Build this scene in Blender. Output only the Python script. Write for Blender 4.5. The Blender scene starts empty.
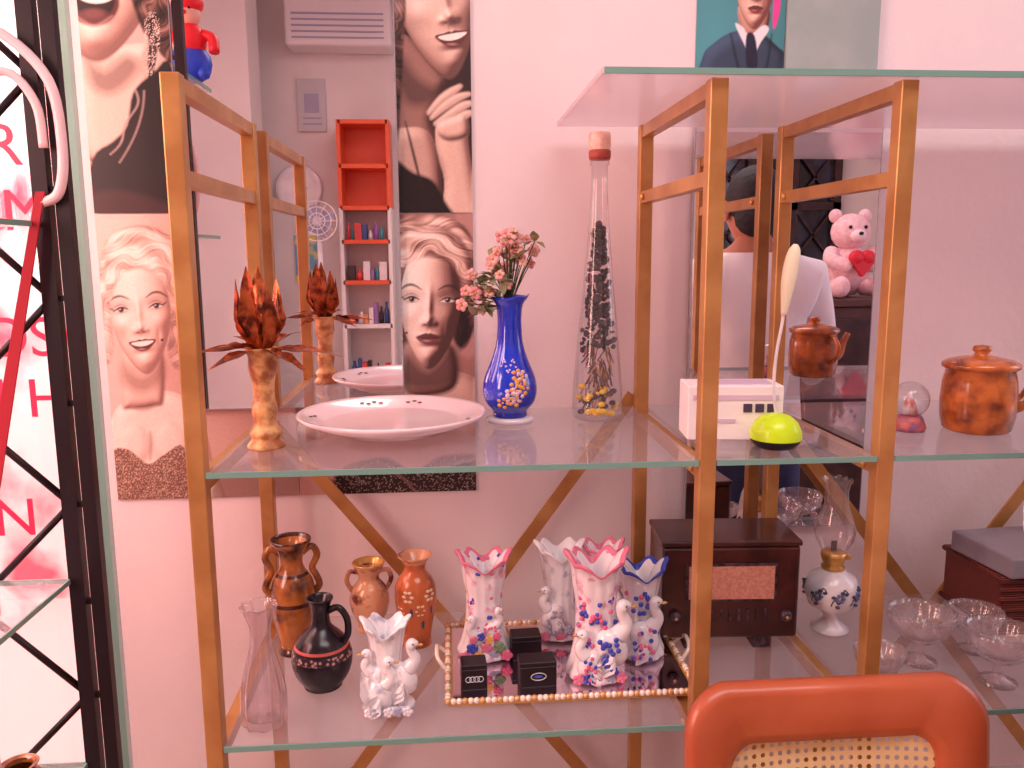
import bpy, bmesh, math, random
import numpy as np
from mathutils import Vector, Matrix, Euler
random.seed(7)
CZ=1.35
ZM=CZ-.2844; ZL=CZ-.6803; ZT=CZ+.2239
WALL=1.560
scene=bpy.context.scene
pi=math.pi
# ------------------------------------------------------------ materials
def lin(c):
    return tuple(((x/255)/12.92 if x/255<=.04045 else ((x/255+.055)/1.055)**2.4) for x in c)
def newmat(name):
    m=bpy.data.materials.new(name); m.use_nodes=True
    nt=m.node_tree; nt.nodes.clear()
    out=nt.nodes.new('ShaderNodeOutputMaterial')
    return m,nt,out
def pm(name,c,rough=.5,metal=0,c2=None,scale=20,bump=0,kind='noise',lo=.4,hi=.6,coat=0,bscale=None,dist=0,emit=0):
    m,nt,out=newmat(name)
    p=nt.nodes.new('ShaderNodeBsdfPrincipled')
    nt.links.new(p.outputs[0],out.inputs[0])
    p.inputs['Base Color'].default_value=(*lin(c),1)
    p.inputs['Roughness'].default_value=rough
    p.inputs['Metallic'].default_value=metal
    if emit: p.inputs['Emission Color'].default_value=(*lin(c),1); p.inputs['Emission Strength'].default_value=emit
    if coat: p.inputs['Coat Weight'].default_value=coat
    tc=nt.nodes.new('ShaderNodeTexCoord')
    if kind=='voronoi':
        t=nt.nodes.new('ShaderNodeTexVoronoi'); o=t.outputs['Distance']
    elif kind=='wave':
        t=nt.nodes.new('ShaderNodeTexWave'); o=t.outputs['Fac']; t.inputs['Distortion'].default_value=dist; t.bands_direction='Z'
    else:
        t=nt.nodes.new('ShaderNodeTexNoise'); o=t.outputs['Fac']; t.inputs['Detail'].default_value=4
    t.inputs['Scale'].default_value=scale
    nt.links.new(tc.outputs['Object'],t.inputs['Vector'])
    if c2:
        r=nt.nodes.new('ShaderNodeValToRGB')
        r.color_ramp.elements[0].position=lo; r.color_ramp.elements[1].position=hi
        r.color_ramp.elements[0].color=(*lin(c),1); r.color_ramp.elements[1].color=(*lin(c2),1)
        nt.links.new(o,r.inputs[0]); nt.links.new(r.outputs[0],p.inputs['Base Color'])
    if bump:
        b=nt.nodes.new('ShaderNodeBump'); b.inputs['Strength'].default_value=bump; b.inputs['Distance'].default_value=.004
        t2=t
        if bscale:
            t2=nt.nodes.new('ShaderNodeTexNoise'); t2.inputs['Scale'].default_value=bscale
            nt.links.new(tc.outputs['Object'],t2.inputs['Vector'])
        nt.links.new(t2.outputs[0],b.inputs['Height']); nt.links.new(b.outputs[0],p.inputs['Normal'])
    return m
def glassm(name,tint=(255,255,255),diff=.06,dc=(255,225,235),base=.04,rough=.02,k=1.0,trans=0,pw_=5):
    m,nt,out=newmat(name); N=nt.nodes.new
    tr=N('ShaderNodeBsdfTransparent'); tr.inputs[0].default_value=(*lin(tint),1)
    df=N('ShaderNodeBsdfDiffuse'); df.inputs[0].default_value=(*lin(dc),1)
    gl=N('ShaderNodeBsdfGlossy'); gl.inputs['Roughness'].default_value=rough
    last=df
    if trans:
        tl=N('ShaderNodeBsdfTranslucent'); tl.inputs[0].default_value=(*lin(dc),1)
        mt=N('ShaderNodeMixShader'); mt.inputs[0].default_value=trans
        nt.links.new(df.outputs[0],mt.inputs[1]); nt.links.new(tl.outputs[0],mt.inputs[2]); last=mt
    m1=N('ShaderNodeMixShader'); m1.inputs[0].default_value=diff
    m2=N('ShaderNodeMixShader')
    lw=N('ShaderNodeLayerWeight'); lw.inputs[0].default_value=.5
    pw=N('ShaderNodeMath'); pw.operation='POWER'; pw.inputs[1].default_value=pw_
    mu=N('ShaderNodeMath'); mu.operation='MULTIPLY_ADD'; mu.inputs[1].default_value=k*.9; mu.inputs[2].default_value=base
    nt.links.new(lw.outputs['Facing'],pw.inputs[0]); nt.links.new(pw.outputs[0],mu.inputs[0]); mu.use_clamp=True
    nt.links.new(mu.outputs[0],m2.inputs[0])
    nt.links.new(tr.outputs[0],m1.inputs[1]); nt.links.new(last.outputs[0],m1.inputs[2])
    nt.links.new(m1.outputs[0],m2.inputs[1]); nt.links.new(gl.outputs[0],m2.inputs[2])
    nt.links.new(m2.outputs[0],out.inputs[0])
    return m
def mirrorm(name,c=(238,232,235)):
    m,nt,out=newmat(name)
    gl=nt.nodes.new('ShaderNodeBsdfGlossy'); gl.inputs['Roughness'].default_value=0.0
    gl.inputs[0].default_value=(*lin(c),1)
    nt.links.new(gl.outputs[0],out.inputs[0]); return m
def vcol(name,rough=.35):
    m,nt,out=newmat(name)
    p=nt.nodes.new('ShaderNodeBsdfPrincipled'); p.inputs['Roughness'].default_value=rough
    a=nt.nodes.new('ShaderNodeAttribute'); a.attribute_name='Col'
    nt.links.new(a.outputs['Color'],p.inputs['Base Color']); nt.links.new(p.outputs[0],out.inputs[0])
    return m
# ------------------------------------------------------------ mesh builder
def cr(P,n=6,closed=False):
    P=[Vector(p) for p in P]; L=len(P); out=[]
    rng=L if closed else L-1
    for i in range(rng):
        if closed: a,b,c,d=P[(i-1)%L],P[i],P[(i+1)%L],P[(i+2)%L]
        else: a,b,c,d=P[max(i-1,0)],P[i],P[i+1],P[min(i+2,L-1)]
        for j in range(n):
            t=j/n
            out.append(.5*((2*b)+(c-a)*t+(2*a-5*b+4*c-d)*t*t+(3*b-3*c+d-a)*t**3))
    if not closed: out.append(P[-1])
    return out
class Bd:
    def __init__(s,name): s.name=name; s.V=[];s.F=[];s.M=[];s.S=[];s.mats=[]; s.X=Matrix.Identity(4)
    def mi(s,m):
        if m not in s.mats: s.mats.append(m)
        return s.mats.index(m)
    def add(s,V,F,m,smooth=True):
        o=len(s.V); k=s.mi(m)
        s.V+= [s.X@Vector(v) for v in V]
        for f in F: s.F.append([o+i for i in f]); s.M.append(k); s.S.append(smooth)
    def lathe(s,prof,m,c=(0,0,0),seg=32,fn=None,smooth_prof=0,mf=None):
        if smooth_prof: prof=[(p.x,p.y) for p in cr([(a,b,0) for a,b in prof],smooth_prof)]
        V=[];n=len(prof)
        for i,(r,z) in enumerate(prof):
            for j in range(seg):
                a=2*pi*j/seg; rr,zz=max(r,0),z
                if fn: rr,zz=fn(rr,z,a,i/(n-1))
                V.append((c[0]+rr*math.cos(a),c[1]+rr*math.sin(a),c[2]+zz))
        fs={}
        for i in range(n-1):
            mm=mf(prof[i][1]) if mf else m
            fs.setdefault(mm,[])
            for j in range(seg):
                k=(j+1)%seg
                fs[mm].append((i*seg+j,i*seg+k,(i+1)*seg+k,(i+1)*seg+j))
        o=len(s.V); s.V+=[s.X@Vector(v) for v in V]
        for mm,F in fs.items():
            q=s.mi(mm)
            for f in F: s.F.append([o+t for t in f]); s.M.append(q); s.S.append(True)
    def box(s,c,d,m,rot=(0,0,0),bev=0):
        R=Euler(rot).to_matrix(); x,y,z=[t/2 for t in d]
        if bev<=0:
            V=[Vector(c)+R@Vector((sx*x,sy*y,sz*z)) for sx in(-1,1) for sy in(-1,1) for sz in(-1,1)]
            s.add(V,[(0,1,3,2),(4,6,7,5),(0,4,5,1),(2,3,7,6),(0,2,6,4),(1,5,7,3)],m,False)
        else:
            bm=bmesh.new(); bmesh.ops.create_cube(bm,size=1)
            for v in bm.verts: v.co=Vector((v.co.x*2*x,v.co.y*2*y,v.co.z*2*z))
            bmesh.ops.bevel(bm,geom=bm.edges[:],offset=bev,segments=3,profile=.5,affect='EDGES')
            bm.verts.ensure_lookup_table()
            s.add([Vector(c)+R@v.co for v in bm.verts],[[v.index for v in f.verts] for f in bm.faces],m,False); bm.free()
    def bar(s,a,b,w,h,m,side=(0,1,0)):
        a=Vector(a);b=Vector(b);d=(b-a).normalized();u=d.cross(Vector(side)).normalized();v=u.cross(d)
        V=[p+u*(i*w/2)+v*(j*h/2) for p in(a,b) for i in(-1,1) for j in(-1,1)]
        s.add(V,[(0,1,3,2),(4,6,7,5),(0,4,5,1),(2,3,7,6),(0,2,6,4),(1,5,7,3)],m,False)
    def tube(s,P,r,m,seg=8,n=0,closed=False,caps=True):
        if n: 
            if not isinstance(r,(int,float)):
                r=[q.x for q in cr([(x,0,0) for x in r],n,closed)]
            P=cr(P,n,closed)
        P=[Vector(p) for p in P]; L=len(P)
        if isinstance(r,(int,float)): r=[r]*L
        V=[];F=[]; up=None
        for i in range(L):
            if closed: d=(P[(i+1)%L]-P[i-1])
            else: d=P[min(i+1,L-1)]-P[max(i-1,0)]
            if d.length<1e-9: d=Vector((0,0,1))
            d.normalize()
            if up is None:
                up=d.orthogonal().normalized()
            else:
                up=(up-d*up.dot(d)); up=up.normalized() if up.length>1e-6 else d.orthogonal().normalized()
            w=d.cross(up)
            for j in range(seg):
                a=2*pi*j/seg; V.append(P[i]+(up*math.cos(a)+w*math.sin(a))*r[i])
        for i in range(L if closed else L-1):
            i2=(i+1)%L
            for j in range(seg):
                k=(j+1)%seg; F.append((i*seg+j,i*seg+k,i2*seg+k,i2*seg+j))
        if caps and not closed:
            F.append(tuple(range(seg))[::-1]); F.append(tuple((L-1)*seg+j for j in range(seg)))
        s.add(V,F,m)
    def ell(s,c,r,m,rot=(0,0,0),seg=14,rings=8):
        if isinstance(r,(int,float)): r=(r,r,r)
        R=Euler(rot).to_matrix();V=[];F=[]
        for i in range(rings+1):
            t=pi*i/rings
            for j in range(seg):
                a=2*pi*j/seg
                V.append(Vector(c)+R@Vector((r[0]*math.sin(t)*math.cos(a),r[1]*math.sin(t)*math.sin(a),r[2]*math.cos(t))))
        for i in range(rings):
            for j in range(seg):
                k=(j+1)%seg; F.append((i*seg+j,(i+1)*seg+j,(i+1)*seg+k,i*seg+k))
        s.add(V,F,m)
    def leaf(s,base,d,length,width,m,bend=.3,cup=.3,up=(0,0,1),n=8,ruf=.1):
        base=Vector(base);d=Vector(d).normalized();up=Vector(up)
        w=d.cross(up); w=w.normalized() if w.length>1e-4 else Vector((1,0,0)); nn=w.cross(d)
        V=[];F=[]
        for i in range(n+1):
            t=i/n; p=base+d*length*t - nn*bend*length*t*t
            ww=width*.5*(math.sin(pi*min(1,t**.8))+.03)
            for j in(-1,-.5,0,.5,1):
                V.append(p+w*ww*j*(1+ruf*math.sin(17*t))+nn*cup*ww*abs(j)*1.2+nn*ruf*ww*math.sin(9*t+3*j))
        for i in range(n):
            for j in range(4): F.append((i*5+j,i*5+j+1,(i+1)*5+j+1,(i+1)*5+j))
        s.add(V,F,m)
    def prism(s,poly,axis,a0,a1,m,smooth=False):
        def mk(p,a): return {'y':(p[0],a,p[1]),'z':(p[0],p[1],a),'x':(a,p[0],p[1])}[axis]
        n=len(poly);V=[mk(p,a0) for p in poly]+[mk(p,a1) for p in poly]
        F=[tuple(range(n)),tuple(range(n,2*n))[::-1]]+[(i,(i+1)%n,n+(i+1)%n,n+i) for i in range(n)]
        s.add(V,F,m,smooth)
    def done(s,loc=(0,0,0),rot=(0,0,0)):
        me=bpy.data.meshes.new(s.name); me.from_pydata([tuple(v) for v in s.V],[],s.F)
        for m in s.mats: me.materials.append(m)
        me.polygons.foreach_set('material_index',s.M); me.polygons.foreach_set('use_smooth',s.S)
        me.update()
        bm=bmesh.new(); bm.from_mesh(me); bmesh.ops.recalc_face_normals(bm,faces=bm.faces[:]); bm.to_mesh(me); bm.free()
        o=bpy.data.objects.new(s.name,me); o.location=loc; o.rotation_euler=rot
        scene.collection.objects.link(o); return o
# ------------------------------------------------------------ common mats
M={}
M['wall']=pm('wall_paint',(248,232,234),.75,c2=(240,222,226),scale=3,bump=.25,bscale=60,lo=.3,hi=.7)
M['wall2']=pm('wall_paint_room',(242,236,234),.8,c2=(234,226,226),scale=2,bump=.1)
M['floor']=pm('floor_tile',(195,165,152),.35,c2=(172,140,130),scale=6)
M['ceil']=pm('ceiling_paint',(240,236,236),.8)
M['frame']=pm('gold_brown_metal',(204,150,92),.34,.4,c2=(184,128,74),scale=12,bump=.05)
M['glass']=glassm('shelf_glass',(250,253,253),.10,(240,225,240),.03,.03,.7)
M['gedge']=pm('glass_edge_green',(120,164,154),.2)
M['frost']=glassm('milky_top_glass',(248,240,245),.5,(255,244,248),.04,.12,.8,trans=.6)
M['mirror']=mirrorm('mirror_silver')
M['black']=pm('black_metal',(32,18,26),.4,.3)
M['white']=pm('white_porcelain',(250,244,246),.18,c2=(236,230,238),scale=15,coat=.4)
M['pink']=pm('pink_glaze',(236,130,160),.25)
M['blueg']=pm('blue_glaze',(60,80,190),.2)
M['gold']=pm('gold_trim',(226,176,100),.3,.6)
M['clear']=glassm('clear_glass',(246,246,248),.05,(255,244,248),.05,.02,1.0,pw_=2.6)
M['pinkglass']=glassm('pinkish_crystal',(250,244,246),.09,(255,240,240),.06,.05,1.1,pw_=2.6)
M['dark']=pm('dark_content',(36,22,30),.5,c2=(90,66,80),scale=120)
# ------------------------------------------------------------ room
def wallbox(name,c,d,m):
    b=Bd(name); b.box((0,0,0),d,m); return b.done(c)
YB=-1.75; XL=-1.75; XR=2.75; H=2.78
wallbox('floor',((XL+XR)/2,(YB+WALL)/2,-.03),(XR-XL+.2,WALL-YB+.2,.06),M['floor'])
wallbox('ceiling',((XL+XR)/2,(YB+WALL)/2,H+.03),(XR-XL+.2,WALL-YB+.2,.06),M['ceil'])
wx=-.645
wallbox('wall_back',((wx+XR)/2,WALL+.05,H/2),(XR-wx,.10,H),M['wall'])
wallbox('wall_front',((XL+XR)/2,YB-.04,H/2),(XR-XL,.08,H),M['wall2'])
wallbox('wall_left',(XL-.04,(YB+WALL)/2,H/2),(.08,WALL-YB,H),M['wall2'])
wallbox('wall_right',(XR+.04,(YB+WALL)/2,H/2),(.08,WALL-YB,H),M['wall2'])
wallbox('baseboard_back',((wx+XR)/2,WALL-.006,.05),(XR-wx-.01,.012,.1),M['wall2'])
b=Bd('window_1')
wm=pm('window_frame_white',(240,215,220),.4)
b.box(((XL+wx)/2,WALL+.05,.05),(wx-XL,.08,.10),wm); b.box(((XL+wx)/2,WALL+.05,H-.1),(wx-XL,.08,.2),wm)
b.box((XL+.02,WALL+.05,H/2),(.04,.08,H-.3),wm)
b.box((wx-.02,WALL+.03,H/2),(.012,.03,H-.3),M['gedge'])
b.box((-1.15,WALL+.05,H/2),(.03,.05,H-.3),wm)
b.box(((XL+wx)/2,WALL+.05,H/2),(wx-XL-.08,.006,H-.3),M['glass'])
b.done()
# outdoors
of=pm('outdoor_facade',(255,226,222),.8,c2=(255,62,92),scale=2.8,lo=.47,hi=.62)
wallbox('outdoor_facade_wall',(-1.6,3.3,1.6),(4.2,.1,4.0),of)
wallbox('outdoor_ground',(-1.6,2.45,-.02),(4.2,1.6,.04),pm('pavement',(240,190,185),.8))
redm=pm('glowing_red_decal',(255,30,64),.5,emit=1.0)  # lettering decal is no lamp; emission added so the red glows
c=bpy.data.curves.new('window_lettering','FONT'); c.body="\n\n\nPER\nFUM\n\nROSA\n24 H\n\nEN"; c.size=.105;c.space_line=1.1; c.extrude=.001; c.offset=.0; c.materials.append(redm)
o=bpy.data.objects.new('window_lettering',c); o.location=(-.93,WALL+.03,1.86); o.rotation_euler=(pi/2,0,0); scene.collection.objects.link(o)
# ------------------------------------------------------------ posters (flat prints, colours stored per point)
def ab_inv(x,z):
    v=(-.001645+np.sqrt(.001645**2+4*3.21e-7*(.44-z)))/(2*3.21e-7)
    L=75+.08*v;R=472+.006*v
    return L+(x+.63)/.676*(R-L),v
TX=[0,.2,.45,.72,1.0]; TC=np.array([lin(c) for c in ((24,8,12),(96,48,44),(178,116,104),(238,190,170),(255,242,230))])
def tone(v): v=np.clip(v,0,1); return np.stack([np.interp(v,TX,TC[:,i]) for i in range(3)],1)
class Paint:
    def __init__(s,U,V,bg,shape=None,sp=.94): s.U=U;s.V=V;s.shape=shape;s.sp=sp;s.C=np.tile(np.array(lin(bg)),(len(U),1)).astype(float)
    def mix(s,a,c): 
        a=np.clip(a,0,1)[:,None]; c=np.array(lin(c)) if isinstance(c,tuple) else c
        s.C=s.C*(1-a)+c*a
    def ell(s,cx,cy,rx,ry,c,al=1,soft=.15,rot=0):
        t=math.radians(rot);dx=s.U-cx;dy=s.V-cy
        x=(dx*math.cos(t)+dy*math.sin(t))/rx;y=(-dx*math.sin(t)+dy*math.cos(t))/ry
        d=np.sqrt(x*x+y*y); s.mix(al*np.clip((1+soft-d)/(2*soft),0,1),c)
    def stroke(s,P,w,c,al=1,soft=1,n=5):
        if n: P=[(p.x,p.y) for p in cr([(a,b_,0) for a,b_ in P],n)]
        d=np.full(len(s.U),1e9);N=len(P)-1
        for i in range(N):
            ax,ay=P[i];bx,by=P[i+1];ex,ey=bx-ax,by-ay;q=max(ex*ex+ey*ey,1e-6)
            t=np.clip(((s.U-ax)*ex+(s.V-ay)*ey)/q,0,1)
            ta=(i+t)/N; ww=w/2*(.35+.65*np.sin(pi*np.clip(ta,.0,1)))
            d=np.minimum(d,np.hypot(s.U-ax-t*ex,s.V-ay-t*ey)-ww)
        s.mix(al*np.clip((soft/2-d)/soft,0,1),c)
    def mask(s,P,soft=2,n=4):
        if n: P=[(p.x,p.y) for p in cr([(a,b_,0) for a,b_ in P],n,True)]
        d=np.full(len(s.U),1e9);ins=np.zeros(len(s.U),bool);N=len(P)
        for i in range(N):
            ax,ay=P[i];bx,by=P[(i+1)%N];ex,ey=bx-ax,by-ay;q=max(ex*ex+ey*ey,1e-9)
            t=np.clip(((s.U-ax)*ex+(s.V-ay)*ey)/q,0,1)
            d=np.minimum(d,np.hypot(s.U-ax-t*ex,s.V-ay-t*ey))
            cond=((ay>s.V)!=(by>s.V))
            xx=ax+(s.V-ay)*(ex)/(ey if abs(ey)>1e-9 else 1e-9)
            ins^=(cond&(s.U<xx))
        d=np.where(ins,-d,d); s.d=d; return np.clip((soft/2-d)/soft,0,1)
    def poly(s,P,c,al=1,soft=2,n=4): s.mix(al*s.mask(P,soft,n),c)
    def speck(s,P,c,prob=.15,al=.8,seed=1):
        r=np.random.RandomState(seed); s.mix(s.mask(P,1,4)*(r.rand(len(s.U))<prob)*al,c)
    def inflate(s,P,w,L=(-.4,-.5,.75),amb=.3,gain=.75,soft=1.6,al=1,off=0):
        mk=s.mask(P,soft,5); q=np.clip(-s.d/w,0,1); h=(w*np.sqrt(1-(1-q)**2)*.8).reshape(s.shape)
        for _ in range(max(4,int(w*.8))):
            g=np.pad(h,1,mode='edge'); h=(g[1:-1,1:-1]*2+g[:-2,1:-1]+g[2:,1:-1]+g[1:-1,:-2]+g[1:-1,2:])/6
        gy,gx=np.gradient(h,s.sp); nx=-gx.ravel();ny=gy.ravel(); nn=np.sqrt(nx*nx+ny*ny+1)
        L=np.array(L)/np.linalg.norm(L); l=np.clip((nx*L[0]+ny*L[1]+L[2])/nn,0,1)
        s.mix(mk*al,tone(amb+gain*l+off))
    def hair(s,P,c,k=3.0,amp=2.6,fr=5,lo=.25,hi=.95,soft=3,L=(-.5,-.6),al=1,seed=0,sx=1.0):
        mk=s.mask(P,soft,5)*al; dx=(s.U-c[0])*sx;dy=s.V-c[1];r=np.hypot(dx,dy);th=np.arctan2(dy,dx)
        w=np.sin(th*fr+.10*r+seed); w2=np.sin(th*(fr*1.7)-.16*r+1.7*seed)
        ph=r/k+amp*w+.9*w2
        v=.52+.15*np.sin(ph)+.10*np.sin(ph*2.3+1.3*w2)+.10*np.sin(ph*4.7+2*w)
        v+=.20*np.sin(th*fr+.22*r+seed+.6)
        dirl=(dx*L[0]+dy*L[1])/(r+1e-6); v=v*(.74+.26*dirl)+.10*dirl
        edge=np.clip(-s.d/6,0,1); v=v*(.7+.3*edge)
        s.mix(mk,tone(lo+(hi-lo)*np.clip(v*1.2-.05,0,1)))
    def face(s,cx,cy,S,rot=0,yo=0,L=(-.4,-.45,.8),amb=.25,gain=.8,mouth='closed',eyes=1.0,wid=.56,feat=True,smile=0,ns=.5,ytop=1.07):
        t=math.radians(rot);ct,st=math.cos(t),math.sin(t)
        dx=(s.U-cx)/S;dy=(s.V-cy)/S; X=dx*ct+dy*st;Y=-dx*st+dy*ct
        def g(x,y,x0,y0,sx,sy,a): return a*np.exp(-((x-x0)/sx)**2-((y-y0)/sy)**2)
        def w_(y): return wid*(1-.30*np.clip(y,0,2)**1.8)
        def hf(x,y):
            h=.62*np.sqrt(np.clip(1-(x/w_(y))**2-(y/ytop)**2,0.0,1))
            h=h+g(x,y,yo,.05,.055,.25,.075)+g(x,y,yo*1.25,.29,.08,.075,.12)+g(x,y,yo,-.72,.4,.25,.04)
            for q in(-1,1):
                ex=q*.29+yo
                h=h+g(x,y,yo+q*.10,.325,.045,.045,.04)+g(x,y,ex*.95,-.09,.13,.09,-.05)+g(x,y,ex,-.05,.10,.05,.04)+g(x,y,q*.36+.6*yo,.20,.15,.14,.05+.04*smile)+g(x,y,q*(.25+.04*smile)+yo,.44,.04,.12,-.01-.025*smile)
            h=h+g(x,y,yo,.515,.15,.035,.03)+g(x,y,yo,.615,.12,.045,.05)+g(x,y,yo,.70,.13,.045,-.03)+g(x,y,yo*.8,.86,.13,.10,.06)+g(x,y,yo,.42,.03,.05,-.01)
            return h
        e=.012; h0=hf(X,Y);hx=(hf(X+e,Y)-h0)/e;hy=(hf(X,Y+e)-h0)/e
        hx=np.clip(hx,-3,3);hy=np.clip(hy,-3,3)
        nx,ny=-hx*ns*1.5,-hy*ns*1.5; nn=np.sqrt(nx*nx+ny*ny+1)
        Lx,Ly,Lz=L; lx=Lx*ct+Ly*st; ly=-Lx*st+Ly*ct; ll=math.sqrt(lx*lx+ly*ly+Lz*Lz)
        l=np.clip((nx*lx+ny*ly+Lz)/nn/ll,0,1)
        rr_=1-(X/w_(Y))**2-(Y/ytop)**2
        s.mix(np.clip(rr_/.07,0,1),tone(amb+gain*l))
        def T(x,y): return (cx+S*(x*ct-y*st),cy+S*(x*st+y*ct))
        s.T=T
        if not feat: return
        for q in(-1,1):
            ex=q*.29+yo; W=.125
            s.ell(*T(ex+q*.02,-.10),.19*S,.09*S,(150,90,80),.38,.8)
            s.stroke([T(ex-q*.15,-.21),T(ex-q*.03,-.275),T(ex+q*.09,-.265),T(ex+q*.20,-.18)],.042*S,(56,24,24),.85,.025*S)
            s.stroke([T(ex-W,-.095),T(ex,-.14),T(ex+W,-.09)],.018*S,(110,60,54),.7,.02*S)
            if eyes>.4:
                s.poly([T(ex-W,-.035),T(ex-.03,-.088),T(ex+.05,-.085),T(ex+W,-.045),T(ex+.03,-.008),T(ex-.04,-.006)],(236,214,206),1,.8)
                s.ell(*T(ex+.005,-.052),.045*S,.043*S,(44,18,22),1,.25); s.ell(*T(ex-.01,-.066),.012*S,.012*S,(250,240,236),1,.3)
                s.poly([T(ex-W,-.05),T(ex-.03,-.10),T(ex+.05,-.10),T(ex+W,-.06),T(ex+.04,-.072),T(ex-.04,-.072)],(206,150,134),.8,.5)
                yb=-.078
            else: yb=-.035
            s.stroke([T(ex-W,-.035),T(ex-.02,yb-.008),T(ex+.06,yb),T(ex+W,-.045)],.032*S,(22,6,12),1,.018*S)
            s.stroke([T(ex+q*W*.8,-.05),T(ex+q*W*1.45,-.10)],.024*S,(22,6,12),.9,.018*S,0)
            s.stroke([T(ex-W*.7,-.015),T(ex,.0),T(ex+W*.8,-.02)],.012*S,(120,70,64),.6,.02*S)
            s.ell(*T(yo+q*.05,.352),.026*S,.014*S,(80,36,34),.8,.5)
        if mouth=='closed':
            s.poly([T(yo-.20,.555),T(yo-.10,.50),T(yo-.03,.478),T(yo,.49),T(yo+.03,.478),T(yo+.10,.50),T(yo+.20,.55),T(yo,.575)],(98,24,34),.95,.015*S)
            s.poly([T(yo-.19,.56),T(yo,.57),T(yo+.19,.555),T(yo+.11,.635),T(yo,.655),T(yo-.11,.635)],(132,38,46),.95,.015*S)
            s.stroke([T(yo-.20,.555),T(yo-.05,.56),T(yo,.568),T(yo+.05,.56),T(yo+.20,.552)],.018*S,(40,6,12),.95,.012*S)
            s.ell(*T(yo-.03,.605),.06*S,.015*S,(226,150,144),.6,.6)
        if mouth=='smile':
            s.poly([T(yo-.22,.50),T(yo-.10,.478),T(yo-.03,.465),T(yo,.477),T(yo+.04,.465),T(yo+.11,.478),T(yo+.23,.50),T(yo+.13,.62),T(yo,.665),T(yo-.12,.62)],(112,30,40),1,.015*S)
            s.poly([T(yo-.18,.512),T(yo,.50),T(yo+.19,.512),T(yo+.10,.57),T(yo,.585),T(yo-.10,.57)],(255,244,236),1,.012*S)
            s.stroke([T(yo-.13,.57),T(yo,.595),T(yo+.14,.57)],.014*S,(70,16,22),.9,.015*S)
            s.ell(*T(yo-.02,.63),.06*S,.014*S,(226,160,152),.6,.6)
    def finish(s,sat=.62,grain=.04,seed=0):
        L=s.C@np.array([.25,.6,.15]); tint=np.array([1.20,.97,.90]); 
        s.C=(s.C*sat+(L[:,None]*tint)*(1-sat))*1.06
        r=np.random.RandomState(seed).randn(len(L)); s.C*=(1+grain*r)[:,None]
def poster(name,x0,x1,z0,z1,art,bg,inv=ab_inv,res=.0016,y=WALL-.005,fin=True):
    nx=int((x1-x0)/res);nz=int((z1-z0)/res)
    gx,gz=np.meshgrid(np.linspace(x0,x1,nx),np.linspace(z0,z1,nz))
    xs=gx.ravel();zs=gz.ravel();U,V=inv(xs,zs); P=Paint(U,V,bg,(nz,nx),res*553); art(P)
    if fin: P.finish()
    me=bpy.data.meshes.new(name)
    co=np.stack([xs,np.full(len(xs),y),zs+CZ],1)
    nb=len(co)
    ex=np.array([[x0,y+.0045,z0+CZ],[x1,y+.0045,z0+CZ],[x1,y+.0045,z1+CZ],[x0,y+.0045,z1+CZ]])
    i,j=np.meshgrid(np.arange(nx-1),np.arange(nz-1)); a=(j*nx+i).ravel()
    F=np.stack([a,a+1,a+nx+1,a+nx],1)
    c=[0,nx-1,nb-1,nb-nx]
    side=np.array([[c[0],nb,nb+1,c[1]],[c[1],nb+1,nb+2,c[2]],[c[2],nb+2,nb+3,c[3]],[c[3],nb+3,nb,c[0]]])
    F=np.concatenate([F,side]); co=np.concatenate([co,ex])
    me.vertices.add(len(co)); me.vertices.foreach_set('co',co.ravel())
    me.loops.add(F.size); me.loops.foreach_set('vertex_index',F.ravel().astype(np.int32))
    me.polygons.add(len(F)); me.polygons.foreach_set('loop_start',np.arange(0,F.size,4).astype(np.int32))
    me.update(calc_edges=True)
    at=me.color_attributes.new('Col','FLOAT_COLOR','POINT')
    col=np.ones((len(co),4));col[:nb,:3]=np.clip(P.C,0,1);col[nb:,:3]=.6
    at.data.foreach_set('color',col.ravel())
    me.materials.append(vcol(name+'_print',.42))
    o=bpy.data.objects.new(name,me); scene.collection.objects.link(o); return o
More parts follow.
